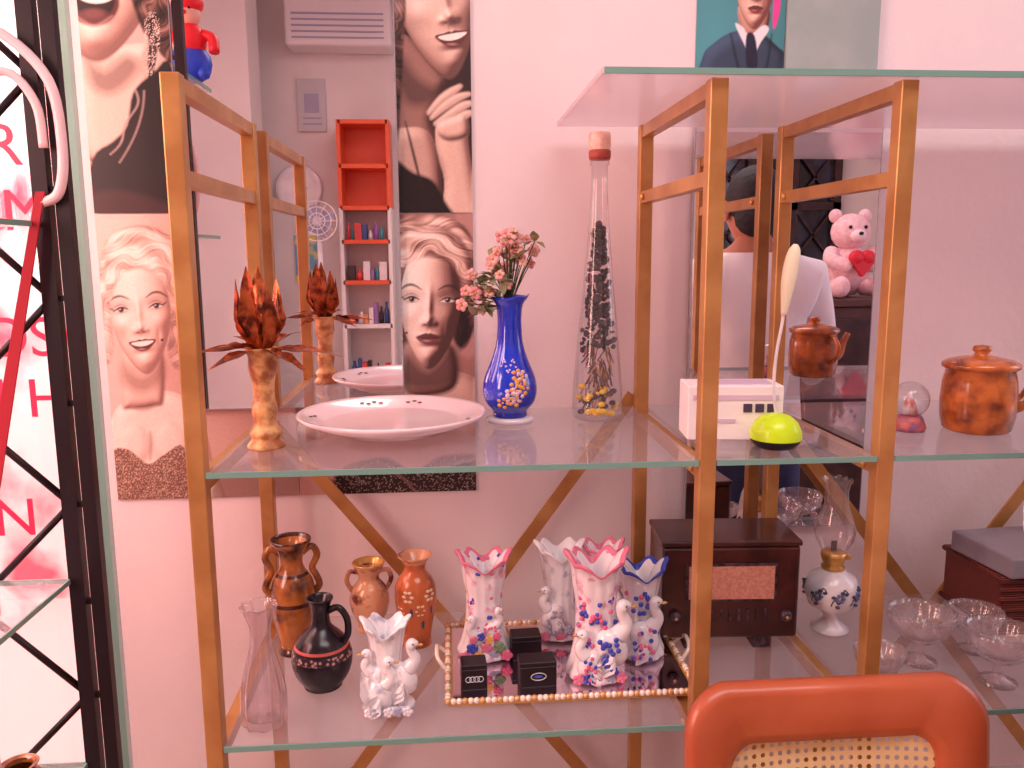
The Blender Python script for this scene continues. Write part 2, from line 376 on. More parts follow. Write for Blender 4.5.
def art_ll(p):
    p.ell(230,330,75,160,(190,120,108),.8,.6)
    p.ell(100,250,30,60,(246,204,190),.6,.6)
    L=(-.35,-.5,.8)
    p.inflate([(110,410),(128,394),(142,388),(160,388),(178,394),(196,412),(208,460),(216,515),(104,515),(106,446)],16,L,.36,.62)
    p.inflate([(122,345),(156,340),(160,396),(150,404),(128,406),(118,400)],12,L,.25,.62,soft=4)
    p.poly([(120,360),(138,374),(158,358),(160,376),(140,390),(120,380)],(150,86,74),.6,10)
    back=[(98,262),(104,238),(124,226),(150,226),(170,238),(181,258),(180,282),(186,302),(181,324),(185,346),(175,368),(164,352),(160,300),(112,290),(110,350),(102,360),(96,330),(100,302),(95,285)]
    p.hair(back,(138,308),2.3,2.0,6,.42,1.06,seed=1.2)
    p.face(137,309,60,-6,-.03,L,.42,.62,'smile',.75,.50,smile=1)
    p.hair([(107,300),(101,272),(108,246),(126,232),(152,232),(168,247),(175,272),(169,302),(162,286),(150,272),(134,267),(120,273),(111,286)],(137,302),2.1,1.9,6,.45,1.1,4,seed=.4)
    p.ell(158,338,1.3,1.3,(60,26,26))
    p.inflate([(114,430),(130,420),(142,428),(145,448),(134,462),(116,458)],12,L,.42,.58,soft=12,al=.6)
    p.inflate([(150,428),(164,418),(180,430),(182,450),(164,462),(150,450)],12,L,.40,.58,soft=12,al=.6)
    p.stroke([(146,430),(147,442),(146,456)],3,(150,86,74),.7,4)
    p.stroke([(126,402),(140,407),(158,400)],2,(190,124,108),.7,4)
    dr=[(108,452),(124,446),(144,461),(160,452),(180,446),(186,510),(110,510)]
    p.poly(dr,(150,92,68),1,2);p.speck(dr,(240,200,165),.3,.7,2);p.speck(dr,(90,44,38),.3,.7,5)
    p.poly([(216,470),(285,458),(290,505),(212,505)],(120,66,60),.7,8)
def art_lr(p):
    L=(-.62,-.42,.66)
    p.poly([(285,213),(400,213),(400,400),(285,400)],(120,66,60),1,6)
    p.poly([(455,213),(480,213),(480,345),(455,345)],(200,132,124),1,6)
    p.inflate([(380,380),(404,374),(446,372),(482,388),(500,440),(300,440),(330,390)],22,L,.24,.66)
    p.inflate([(402,345),(448,345),(456,386),(432,398),(402,392)],12,L,.08,.5,soft=5)
    p.poly([(404,358),(426,374),(452,350),(458,380),(434,390),(402,386)],(70,28,32),.7,9)
    hr=[(386,236),(404,217),(436,214),(464,226),(476,250),(474,280),(479,300),(474,330),(464,350),(452,338),(458,290),(440,262),(412,256),(390,284)]
    p.hair(hr,(430,306),2.6,2.0,5,.06,1.0,3,L=(-.8,-.5),seed=2.1)
    p.poly([(454,262),(464,274),(466,300),(470,328),(460,352),(452,326)],(20,6,12),.92,6)
    p.face(429,304,64,2,-.02,L,.14,.92,'closed',.75,.50)
    p.hair([(388,296),(386,262),(398,236),(422,226),(450,231),(467,250),(471,284),(463,300),(458,278),(444,262),(422,258),(404,266),(395,284)],(429,300),2.3,1.9,5,.16,1.12,4,L=(-.8,-.5),seed=.9)
    p.ell(404,334,1.2,1.2,(40,16,20))
    p.poly([(330,430),(480,428),(480,505),(300,505)],(206,140,128),1,6)
    d=[(335,472),(380,460),(410,474),(440,460),(482,464),(482,510),(335,510)]
    p.poly(d,(36,14,20),1,3);p.speck(d,(220,180,165),.1,.8,4)
    p.stroke([(380,470),(400,482),(415,500)],3,(150,90,84),.8,2)
def art_tr(p):
    L=(-.35,-.6,.72)
    p.poly([(468,-5),(480,-5),(480,60),(464,90)],(50,18,24),1,3,0)
    p.inflate([(400,30),(440,70),(444,90),(432,120),(436,150),(400,160),(388,120),(388,60)],14,L,.05,.5)
    p.face(436,-8,82,-10,.12,L,.24,.76,'smile',.75,.50)
    p.poly([(402,56),(416,74),(432,84),(446,86),(440,94),(424,104),(404,100),(394,68)],(64,28,30),.7,12)
    p.inflate([(438,120),(464,116),(470,150),(476,190),(482,225),(444,225),(444,180),(436,150)],12,L,.2,.7)
    for a,w in (([(428,112),(440,99),(452,90),(462,84)],9),([(431,117),(444,105),(458,96),(471,92)],9),([(435,123),(450,113),(464,104),(474,101)],9),([(440,129),(454,121),(466,113),(474,111)],9)):
        p.stroke(a,w+1.4,(120,66,60),.6,3); p.stroke(a,w,(226,174,156),1,2.6); p.stroke([(x-1,y-1.6) for x,y in a],w*.4,(255,228,212),.6,3)
    p.inflate([(438,122),(452,116),(466,114),(468,134),(450,140),(438,134)],8,L,.2,.7,soft=4)
    p.inflate([(388,140),(410,126),(430,134),(440,170),(436,222),(388,222)],14,L,.1,.68)
    p.poly([(388,160),(412,172),(432,180),(444,200),(452,222),(388,222)],(24,8,14),1,4)
    p.hair([(384,-8),(404,-8),(403,40),(400,90),(396,140),(386,140)],(430,20),2.6,2,5,.0,.6,3,seed=.3)
    p.stroke([(404,120),(414,160),(420,185)],3,(46,18,22),.9,2)
def art_tl(p):
    L=(-.3,-.55,.78)
    p.inflate([(84,50),(124,46),(148,50),(152,110),(136,142),(92,164),(78,120)],16,L,.22,.68)
    p.poly([(84,58),(102,72),(124,56),(136,70),(112,94),(90,88)],(100,48,46),.65,12)
    p.face(98,-50,108,2,-.05,L,.34,.68,'none',1,.60,feat=False)
    hr_=[(128,-20),(174,-20),(174,60),(160,58),(150,42),(138,28)]
    p.hair(hr_,(110,-10),3,1.8,6,.0,.9,3,seed=1.5)
    p.ell(92,4,25,24,(110,28,40),1,.06,8);p.ell(93,3,19.5,17.5,(34,6,14),1,.08,8)
    p.poly([(75,-8),(111,-8),(109,2),(94,6),(79,2)],(255,244,240),1,1.5); p.ell(92,16,12,5,(140,56,66),.9,.4)
    p.stroke([(74,18),(92,28),(110,18)],3,(220,150,146),.6,3)
    p.stroke([(148,22),(150,46),(147,84)],9,(40,16,22),.95,2);p.speck([(142,20),(156,20),(154,80),(144,84)],(240,210,200),.3,.9,9)
    d=[(90,160),(110,142),(124,126),(130,94),(148,76),(170,70),(174,222),(86,222)]
    p.poly(d,(26,10,18),1,3)
    for k in range(34):
        t=k/33;p.ell(133-26*t*t+3*math.sin(9*t),92+62*t,1.3,1.3,(190,150,146),.7,.5);p.ell(141-24*t*t,92+70*t,1.3,1.3,(190,150,146),.6,.5)
    p.poly([(88,196),(120,190),(168,206),(172,224),(86,224)],(90,44,48),.5,7)
S='portrait_poster'
poster(S,-.630,-.293,-.455,.074,art_ll,(242,194,180))
poster(S,-.291,.046,-.455,.074,art_lr,(176,112,102))
poster(S,-.291,.046,.076,.606,art_tr,(54,22,26))
poster(S,-.630,-.293,.076,.606,art_tl,(230,180,172))
def pinv(x,z): return 698+(x-.458)/.166*88, 73-(z-.325)*520-24
def art_man(p):
    L=(-.4,-.5,.75)
    p.ell(715,30,30,60,(90,170,180),.6,.7)
    C0=p.C.copy(); sh=[(704,36),(714,22),(735,10),(760,10),(778,22),(790,36),(798,84),(698,84)]
    p.inflate(sh,14,L,-.12,.52,1.5)
    mk=p.mask(sh,1.5,5)[:,None]
    lum=(p.C@np.array([.3,.6,.1]))[:,None]; p.C=C0*(1-mk)+mk*(lum*np.array([.30,.50,.95])+.003)
    p.inflate([(740,-14),(768,-14),(768,8),(752,16),(742,8)],8,L,.1,.6)
    p.face(755,-32,38,0,.02,L,.25,.7,'closed',.75,.52)
    p.ell(755,-74,24,16,(30,20,26),1,.2)
    p.poly([(736,3),(744,6),(751,13),(764,4),(770,8),(762,20),(754,34),(745,20)],(236,236,242),1,1.2)
    p.poly([(748,13),(756,14),(760,40),(753,50),(748,36)],(30,26,56),1,1.2)
    p.stroke([(732,12),(740,40),(752,76)],3,(14,20,36),.8,2.5); p.stroke([(773,12),(768,46),(754,76)],3,(14,20,36),.8,2.5)
    p.stroke([(776,-32),(777,-14),(775,6)],7,(240,60,160),.95,1.5)
poster('man_portrait_poster',.458,.624,.325,.58,art_man,(70,140,152),pinv,res=.0014,fin=False)
def mir(x0,x1,z0,z1):
    b=Bd('wall_mirror'); bk=pm('mirror_edge',(200,196,205),.2,.6)
    b.box(((x0+x1)/2,WALL-.0115,CZ+(z0+z1)/2),(x1-x0,.009,z1-z0),bk)
    y=WALL-.0165
    b.add([(x0+.002,y,CZ+z0+.002),(x1-.002,y,CZ+z0+.002),(x1-.002,y,CZ+z1-.002),(x0+.002,y,CZ+z1-.002)],[(0,1,2,3)],M['mirror'],False)
    b.done()
mir(-.475,-.088,-.283,.66)
mir(.458,.818,-.545,.318)
b=Bd('mirror_reflection_panel'); b.box((.713,WALL-.006,CZ+.48),(.175,.012,.32),pm('grey_green_panel',(172,182,180),.5,c2=(156,170,168),scale=8)); b.done()  # flat grey-green colour stands in for the mirror's reflection of the opposite wall
# ------------------------------------------------------------ shelf units
def unit(xa,xb):
    b=Bd('metal_glass_shelf'); fm=M['frame'];w=.024; yf=1.10;yb=1.495
    for x in(xa,xb):
        for y in(yf,yb): b.box((x,y,ZT/2),(w,w,ZT),fm,bev=.002)
        for z in(ZT-.012,CZ+.098,ZM-.020,ZL-.020,.26): b.box((x,(yf+yb)/2,z),(w*.8,yb-yf-w,.020),fm)
        for z,y in((ZM-.02,yf+.03),(ZL-.02,yf+.03),(CZ+.098,yb-.03)): b.ell((x-.012,y,z),(.004,.006,.006),M['gold'],seg=8,rings=5)
    xi0,xi1=xa+w/2+.001,xb-w/2-.001
    for z in(ZM,ZL,.28):
        b.box(((xi0+xi1)/2,(yf+yb)/2,z-.004),(xi1-xi0,yb-yf+.02,.008),M['glass'])
        b.box(((xi0+xi1)/2,yf-.0115,z-.004),(xi1-xi0,.003,.0078),M['gedge'])
    b.bar((xa+.01,yb+.016,ZM-.02),(xb-.01,yb+.016,.20),.024,.005,fm)
    b.bar((xb-.01,yb+.022,ZM+.02),(xa+.01,yb+.022,.16),.024,.005,fm)
    return b
b=unit(-.339,.354); b.done()
b=unit(.6104,1.305)
b.box((.482,1.2975,ZM-.004),(.2304,.415,.008),M['glass']); b.box((.482,1.0885,ZM-.004),(.2304,.003,.0078),M['gedge'])
b.box((.482,1.2975,ZL-.004),(.2304,.415,.008),M['glass'])
b.box((.77,1.297,ZT+.0045),(1.14,.44,.008),M['frost']); b.box((.77,1.0755,ZT+.0045),(1.14,.003,.0078),M['gedge']); b.box((.199,1.297,ZT+.0045),(.003,.44,.0078),M['frost'])
b.done()
# ------------------------------------------------------------ mid shelf objects
copper=pm('copper_leaf',(206,110,62),.28,.55,c2=(104,38,24),scale=55,bump=.4)
b=Bd('vase_with_copper_leaves')
wood=pm('carved_wood_tan',(232,178,118),.4,c2=(168,98,56),scale=45,bump=.3)
b.lathe([(0,0),(.025,0),(.027,.006),(.021,.014),(.024,.024),(.017,.036),(.019,.06),(.0155,.075),(.0165,.1),(.021,.118),(.02,.135),(.024,.148),(.021,.15),(.012,.14)],wood,seg=28,smooth_prof=3)
for i in range(7):
    a=i*2*pi/7; b.leaf((.004*math.cos(a),.004*math.sin(a),.142),(math.cos(a)*.36,math.sin(a)*.36,1),.095+.018*(i%3),.032,copper,bend=.10,cup=.6,up=(math.cos(a),math.sin(a),0),ruf=.14,n=12)
for a,l,e in[(-.1,.125,.10),(3.25,.110,.14),(-.9,.07,.1),(4.0,.075,.35),(.9,.08,.5),(2.3,.085,.4),(0.3,.09,.05),(3.6,.07,-.1),(-.5,.09,-.15),(3.9,.09,-.05)]:
    b.leaf((0,0,.146),(math.cos(a),math.sin(a),e),l,.024,copper,bend=.2,cup=.3,ruf=.2,n=12)
b.ell((0,0,.17),(.014,.014,.03),copper)
b.done((-.277,1.232,ZM))
b=Bd('dinner_plate')
pl=pm('plate_glaze',(252,234,238),.15,c2=(250,224,230),scale=8,coat=.5)
b.lathe([(0,.004),(.08,.004),(.085,0),(.09,.004),(.12,.012),(.150,.026),(.1535,.031),(.151,.033),(.145,.030),(.112,.0175),(.105,.0165),(0,.0165)],pl,seg=64)
rs=pm('rose_transfer',(150,40,70),.3);gr=pm('leaf_transfer',(90,110,90),.3)
for a,n in((1.75,4),(1.2,3),(-.5,3),(-2.6,3),(3.0,2)):
    for k in range(n):
        aa=a+k*.085;r=.128+.004*(k%2); z=.0176+(r-.112)/.033*.0125+.0005
        b.ell((r*math.cos(aa),r*math.sin(aa),z),(.0042,.0042,.0010),rs if k%2==0 else gr,seg=8,rings=4)
b.done((-.096,1.334,ZM),(0,0,.05))
blue=pm('cobalt_glass',(24,62,220),.12,c2=(10,30,160),scale=6,coat=.6)
b=Bd('blue_flower_vase')
b.lathe([(0,0),(.038,0),(.042,.006),(.036,.009),(0,.009)],M['white'])
def lip(r,z,a,t):
    if t>.8: 
        k=(t-.8)/.2; return r*(1+.42*k*math.cos(a)+.07*k*math.cos(5*a)), z+.012*k*max(0,math.cos(a))+.004*k*math.cos(5*a)
    return r,z
b.lathe([(0,.009),(.026,.009),(.029,.014),(.03,.02),(.042,.035),(.0465,.055),(.043,.078),(.032,.105),(.024,.13),(.021,.155),(.0205,.18),(.023,.2),(.030,.210),(.029,.213),(.018,.2),(.014,.17)],blue,seg=40,fn=lip,smooth_prof=4)
au=pm('gold_relief_flower',(236,170,80),.35,.3);lt=pm('pale_relief',(226,200,220),.3)
def vr(z):
    pts=[(.02,.03),(.035,.042),(.055,.0465),(.078,.043),(.105,.032),(.13,.023)]
    for (z0,r0),(z1,r1) in zip(pts,pts[1:]):
        if z0<=z<=z1: return r0+(r1-r0)*(z-z0)/(z1-z0)
    return .03
rr=random.Random(2)
for k in range(10):
    a=-pi/2+rr.uniform(-.4,.5); z=rr.uniform(.035,.085)
    for q in range(5):
        qa=q*2*pi/5; aa=a+.19*math.cos(qa);zz=z+.0075*math.sin(qa);r=vr(zz)
        b.ell((r*math.cos(aa),r*math.sin(aa),zz),(.0045,.0018,.004),au if k%3 else lt,rot=(0,0,aa+pi/2),seg=6,rings=4)
    r=vr(z)+.001; b.ell((r*math.cos(a),r*math.sin(a),z),.0022,M['gold'],seg=6,rings=4)
for k in range(14):
    a=-pi/2-.5+k*.06;z=.1+.01*math.sin(k*.8);r=vr(z); b.ell((r*math.cos(a),r*math.sin(a),z),(.002,.001,.002),lt,seg=6,rings=4)
pk=pm('dusty_pink_petal',(230,150,154),.6,c2=(242,190,182),scale=80);gn=pm('grey_green_leaf',(124,132,98),.6,c2=(170,156,116),scale=60);st=pm('stem_green',(80,86,60),.6);ye=pm('yellow_stamen',(220,190,90),.6)
rr=random.Random(11)
for k in range(58):
    t=rr.random(); 
    x=-.016+rr.gauss(0,.015)+(.016 if t>.5 else -.016); y=rr.gauss(-.012,.014); z=.200+.115*t+rr.uniform(-.01,.01)
    if t<.35: x-=.024; z-=.012
    b.tube([(0,0,.19),(x*.4,y*.4,.2+.4*(z-.2)),(x,y,z)],.0009,st,seg=5,n=3)
    s_=rr.uniform(.0065,.0095)
    nd=Vector((rr.uniform(-.6,.6),-1,rr.uniform(-.3,.9))).normalized(); e1=nd.orthogonal().normalized();e2=nd.cross(e1); rot=nd.to_track_quat('Z','Y').to_euler()
    if k%4!=3:
        for q in range(5):
            qa=q*2*pi/5; c=Vector((x,y,z))+(e1*math.cos(qa)+e2*math.sin(qa))*s_*.75
            b.ell(c,(s_*.62,s_*.62,s_*.28),pk,rot=rot,seg=7,rings=4)
        b.ell(Vector((x,y,z))+nd*.003,.002,ye,seg=6,rings=4)
    else:
        for q in range(4): b.leaf((x,y,z),(rr.uniform(-1,1),rr.uniform(-1,0),rr.uniform(-.4,1)),.024,.014,gn,bend=.2)
for k in range(20): 
    b.leaf((rr.uniform(-.045,.02),rr.uniform(-.01,.01),.185+rr.uniform(0,.12)),(rr.uniform(-1,1),rr.uniform(-1,.3),rr.uniform(-.8,1)),.024,.014,gn,bend=.3)
b.done((.101,1.389,ZM))
# bottle
b=Bd('decorative_glass_bottle')
b.lathe([(0,0.002),(.036,0),(.042,.004),(.044,.012),(.042,.06),(.035,.14),(.027,.22),(.020,.30),(.0155,.36),(.0135,.40),(.0135,.428),(.016,.43),(.016,.44)],M['clear'],seg=36)
cork=pm('pale_cork_cap',(250,222,206),.6,c2=(226,160,146),scale=30);ring_=pm('cap_ring_red',(170,70,60),.5)
b.lathe([(0,.438),(.017,.438),(.0185,.443),(.0185,.452),(.0165,.454),(.018,.457),(.0185,.475),(.017,.482),(0,.484)],cork,seg=24,mf=lambda z: ring_ if z<.453 else cork)
rr=random.Random(4)
for k in range(300):
    z=.12+.215*rr.random()**.9; rm=.0385-(z-.12)*.105-.008; a=rr.uniform(0,2*pi); r=max(.002,rm)*rr.random()**.5
    b.ell((r*math.cos(a),r*math.sin(a),z),(.0055,.003,.0065),M['black'] if k%4 else M['dark'],rot=(rr.uniform(0,3),rr.uniform(0,3),0),seg=5,rings=3)
straw=pm('dried_straw',(206,150,90),.7,c2=(130,66,50),scale=50);yel=pm('dried_yellow_flower',(250,200,40),.6)
for k in range(95):
    a=rr.uniform(0,2*pi);r=rr.uniform(.005,.034);z=rr.uniform(.01,.11)
    b.tube([(r*math.cos(a),r*math.sin(a),z),(r*.6*math.cos(a+.7),r*.6*math.sin(a+.7),z+rr.uniform(.015,.04))],.0014,straw if k%3 else M['dark'],seg=4)
for k in range(34):
    a=rr.uniform(pi,2*pi);r=rr.uniform(.015,.034);z=rr.uniform(.010,.06)
    b.ell((r*math.cos(a),r*math.sin(a),z),(.007,.006,.005),yel if k%3 else M['dark'],seg=6,rings=4)
b.done((.254,1.399,ZM))
# white box
b=Bd('cardboard_box')
wb=pm('white_card',(246,236,240),.5); lab=pm('dark_label',(70,50,84),.5);lb2=pm('lilac_label',(214,190,216),.5)
b.box((0,0,.042),(.145,.075,.084),wb,bev=.002)
b.box((.0,-.038,.066),(.13,.0015,.008),lb2)
for k in range(3): b.box((.018+.018*k,-.0385,.050),(.013,.002,.013),lab)
b.box((-.025,-.038,.03),(.05,.0015,.006),lb2);b.box((.01,0,.0845),(.10,.05,.001),lb2)
b.done((.437,1.245,ZM),(0,0,-.1))
# neon ball massager
b=Bd('ball_massager')
neon=pm('neon_yellow_plastic',(206,245,30),.25); cream=pm('cream_plastic',(246,236,206),.4)
b.lathe([(0,0),(.026,0),(.034,.006),(.0375,.013),(.037,.016)],M['black'],seg=32)
b.lathe([(.0375,.013),(.037,.024),(.031,.038),(.02,.047),(.008,.0505),(0,.051)],neon,seg=32)
b.tube([(0,0,.045),(-.006,0,.09),(-.004,0,.14),(.002,0,.18),(.004,0,.205)],.0025,M['white'],seg=8,n=6)
b.tube([(.004,0,.195),(.006,0,.215),(.009,0,.245),(.013,0,.272),(.016,0,.288),(.017,0,.296)],[.004,.007,.0105,.0105,.008,.003],cream,seg=14,n=4)
b.done((.478,1.160,ZM))
# snow globe
b=Bd('snow_globe')
b.lathe([(0,0),(.024,0),(.026,.006),(.022,.018),(.019,.024),(0,.024)],pm('globe_base_brown',(130,90,130),.4,c2=(200,100,90),scale=80),seg=28)
b.ell((0,0,.050),.029,M['clear'],seg=28,rings=16)
b.lathe([(0,.026),(.014,.027),(.008,.045),(.003,.062),(0,.066)],pm('globe_scene',(210,90,60),.5,c2=(230,220,230),scale=60),seg=12)
b.done((.735,1.25,ZM))
# teapot
ora=pm('orange_marbled_ceramic',(210,112,46),.25,c2=(116,50,20),scale=34,lo=.38,hi=.68,coat=.5)
b=Bd('teapot')
b.lathe([(0,0),(.044,0),(.05,.004),(.0545,.025),(.0555,.05),(.0535,.08),(.050,.098),(.053,.1),(.0565,.103),(.056,.109),(.047,.114),(.025,.119),(.013,.121),(.010,.124),(.014,.130),(.012,.136),(0,.138)],ora,seg=40)
b.tube([(.05,0,.04),(.068,0,.048),(.08,0,.075),(.092,0,.096)],[.014,.012,.008,.006],ora,seg=12,n=5)
b.tube([(.006,.050,.09),(.006,.07,.09),(.006,.082,.07),(.006,.07,.045),(.006,.05,.035)],.005,ora,seg=10,n=5)
b.done((.842,1.24,ZM),(0,0,-.2))
# ------------------------------------------------------------ low shelf objects
amber=pm('amber_brown_glaze',(184,108,46),.18,c2=(66,28,20),scale=26,lo=.42,hi=.66,coat=.5)
tan=pm('tan_glaze_flower',(232,168,128),.22,c2=(120,44,34),scale=28,lo=.52,hi=.62,coat=.5)
orv=pm('orange_lily_glaze',(204,106,54),.22,c2=(110,50,40),scale=20,lo=.52,hi=.70,coat=.5)
dk=pm('dark_brown_glaze',(70,30,26),.2,coat=.5)
b=Bd('two_handled_vase')
b.lathe([(0,0),(.026,0),(.028,.006),(.024,.016),(.03,.04),(.0355,.075),(.038,.105),(.034,.13),(.022,.15),(.019,.165),(.023,.182),(.034,.198),(.032,.204),(.02,.19),(.012,.17)],amber,seg=36,smooth_prof=4,mf=lambda z: dk if .085<z<.093 or z>.199 or z<.01 or .138<z<.142 else amber)
for s_ in(-1,1):
    b.tube([(s_*.018,0,.178),(s_*.034,0,.188),(s_*.043,0,.172),(s_*.034,0,.15),(s_*.040,0,.135),(s_*.045,0,.118),(s_*.035,0,.105)],.006,amber,seg=9,n=5)
b.done((-.277,1.37,ZL),(0,0,.15))
b=Bd('two_handled_vase')
b.lathe([(0,0),(.022,0),(.024,.005),(.022,.012),(.032,.035),(.036,.058),(.031,.08),(.02,.095),(.019,.105),(.027,.122),(.03,.128),(.026,.128),(.016,.11)],tan,seg=32,smooth_prof=4,mf=lambda z: M['gold'] if z>.124 else tan)
for s_ in(-1,1): b.tube([(s_*.019,0,.11),(s_*.034,0,.112),(s_*.04,0,.095),(s_*.031,0,.076)],.0045,tan,seg=8,n=5)
b.done((-.155,1.445,ZL),(0,0,.1))
b=Bd('ceramic_vase')
b.lathe([(0,0),(.024,0),(.026,.005),(.026,.02),(.033,.06),(.0365,.09),(.033,.115),(.022,.132),(.018,.142),(.022,.154),(.030,.163),(.026,.163),(.015,.148)],orv,seg=36,smooth_prof=4,mf=lambda z: tan if z>.15 else orv)
lily=pm('painted_lily',(245,225,190),.3);lf=pm('painted_leaf_blue',(70,80,110),.3)
def rad(z): return .026+(.0365-.026)*min(1,max(0,(z-.02)/.07))
for a0,z0 in((-1.9,.10),(-1.3,.075),(-2.4,.07),(-.8,.1)):
    for q in range(6):
        qa=q*pi/3;aa=a0+.2*math.cos(qa);zz=z0+.009*math.sin(qa);r=rad(zz)
        b.ell((r*math.cos(aa),r*math.sin(aa),zz),(.0042,.0012,.003),lily,rot=(0,0,aa+pi/2),seg=6,rings=4)
    r=rad(z0-.02);b.ell((r*math.cos(a0+.15),r*math.sin(a0+.15),z0-.025),(.003,.001,.012),lf,rot=(0,0,a0+.15+pi/2),seg=6,rings=4)
b.done((-.068,1.38,ZL))
b=Bd('black_jug')
bk=pm('black_glaze',(24,16,28),.22);ban=pm('incised_band',(200,150,150),.4,c2=(30,16,26),scale=160,kind='voronoi',lo=.3,hi=.5);lr_=pm('red_line',(200,90,80),.4)
b.lathe([(0,0),(.028,0),(.030,.004),(.042,.022),(.0475,.042),(.046,.06),(.036,.08),(.022,.095),(.0155,.105),(.014,.125),(.018,.14),(.021,.146),(.018,.147),(.011,.135)],bk,seg=40,smooth_prof=5,mf=lambda z: ban if (.050<z<.062) else (lr_ if (.042<z<.0445 or .067<z<.070 or .026<z<.028) else bk))
b.tube([(.013,0,.126),(.030,0,.132),(.043,0,.115),(.044,0,.09),(.036,0,.076)],.0055,bk,seg=10,n=6)
b.done((-.212,1.25,ZL),(0,0,-.2))
b=Bd('glass_bud_vase')
def rib(r,z,a,t): return r*(1+.06*math.cos(9*a)*min(1,3*(1-t))), z+(.004*math.cos(5*a) if .45<t<.55 else 0)
b.lathe([(0,.0),(.028,0),(.031,.006),(.032,.03),(.031,.055),(.025,.085),(.017,.115),(.0145,.14),(.018,.165),(.026,.180),(.024,.179),(.0125,.14),(.015,.115),(.023,.08),(.028,.05),(.028,.012),(0,.010)],M['pinkglass'],seg=50,fn=rib,smooth_prof=3)
b.done((-.282,1.15,ZL))
dotb=pm('painted_blue_spot',(70,84,200),.25);dotp=pm('painted_pink_spot',(236,110,150),.25);gy=pm('grey_shade_glaze',(170,170,196),.3)
figw=pm('figurine_painted_glaze',(250,240,246),.2,c2=(226,140,176),scale=38,lo=.56,hi=.68,coat=.4)
def flute(b,c,s,rimmat,n=6,h=1.0,fat=1.35,body=None):
    body=body or M['white']
    def fn(r,z,a,t):
        k=min(1,t*1.2)**2; return r*(1+.10*k*math.cos(n*a)+.03*math.cos(n*2*a)), z+.007*s*k*math.cos(n*a)+.022*s*k*abs(math.cos(a))**1.5
    b.lathe([(0,0),(.024*s*fat,0),(.027*s*fat,.006*s),(.023*s*fat,.02*s),(.0185*s*fat,.05*s*h),(.0175*s*fat,.09*s*h),(.020*s*fat,.115*s*h),(.034*s,.138*s*h),(.042*s,.150*s*h),(.040*s,.151*s*h),(.03*s,.14*s*h),(.016*s,.12*s*h),(.014*s,.1*s*h)],M['white'],c=c,seg=56,fn=fn,smooth_prof=3,mf=lambda z: rimmat if z>.147*s*h else body)
def bird(b,c,s,face=1,spots=None,seed=0,body=None):
    body=body or M['white']
    x,y,z=c;rr=random.Random(seed)
    b.ell((x,y,z+.03*s),(.020*s,.017*s,.027*s),body,rot=(0,-.5*face,0))
    b.tube([(x+face*.008*s,y,z+.045*s),(x+face*.018*s,y-.002,z+.060*s),(x+face*.012*s,y-.004,z+.076*s),(x+face*.014*s,y-.005,z+.086*s),(x+face*.023*s,y-.006,z+.086*s)],[.013*s,.009*s,.007*s,.0085*s,.003*s],M['white'],seg=10,n=5)
    b.ell((x+face*.026*s,y-.006,z+.084*s),(.005*s,.0022*s,.0022*s),M['gold'],seg=8,rings=5)
    b.ell((x+face*.016*s,y-.012*s-.001,z+.088*s),.0012*s,M['black'],seg=6,rings=4)
    for k in range(3):
        b.leaf((x-face*.000*s,y-.015*s,z+.034*s-.006*k*s),(-face*.5,-.05,-.5-.2*k),.032*s,.016*s,body,bend=.1,cup=.5,up=(0,-1,0))
    for k in range(3):
        b.leaf((x-face*.008*s,y,z+.03*s),(-face*.45,rr.uniform(-.2,.1),-1+.2*k),.036*s,.018*s,body,bend=.15,cup=.4,up=(0,-1,0))
    if spots:
        for k in range(20):
            m=spots[k%len(spots)]
            b.ell((x-face*rr.uniform(-.012,.020)*s,y-.0165*s-.001,z+(.004+.045*rr.random())*s),(.0036*s,.002*s,.0036*s),m,seg=7,rings=4)
def rose(b,c,r,m):
    b.ell(c,(r*.6,r*.5,r*.6),m,seg=8,rings=5)
    for k in range(5):
        a=k*2*pi/5; b.ell((c[0]+r*.6*math.cos(a),c[1]-r*.15,c[2]+r*.6*math.sin(a)),(r*.5,r*.3,r*.5),m,seg=8,rings=5)
rr=random.Random(31)
swm=pm('swan_glaze',(250,246,250),.2,c2=(176,182,206),scale=40,lo=.55,hi=.7,coat=.4)
b=Bd('swan_figurine')
b.ell((0,0,.010),(.040,.030,.0105),swm); flute(b,(-.004,.010,.004),.84,swm,6,.98,1.5,swm)
bird(b,(-.012,-.016,.008),.95,1,None,1,swm);bird(b,(.022,-.008,.026),1.0,1,None,2,swm);bird(b,(-.020,-.006,.03),.8,-1,None,3,swm)
for k in range(5): rose(b,(-.028+.014*k,-.030,.014),.008,gy if k%2 else M['white'])
for k in range(6): b.leaf((-.026+.010*k,-.016,.012),(rr.uniform(-.2,.2),-.15,1),.065,.018,swm,bend=.05,cup=.5,up=(0,-1,0))
b.done((-.10,1.165,ZL))
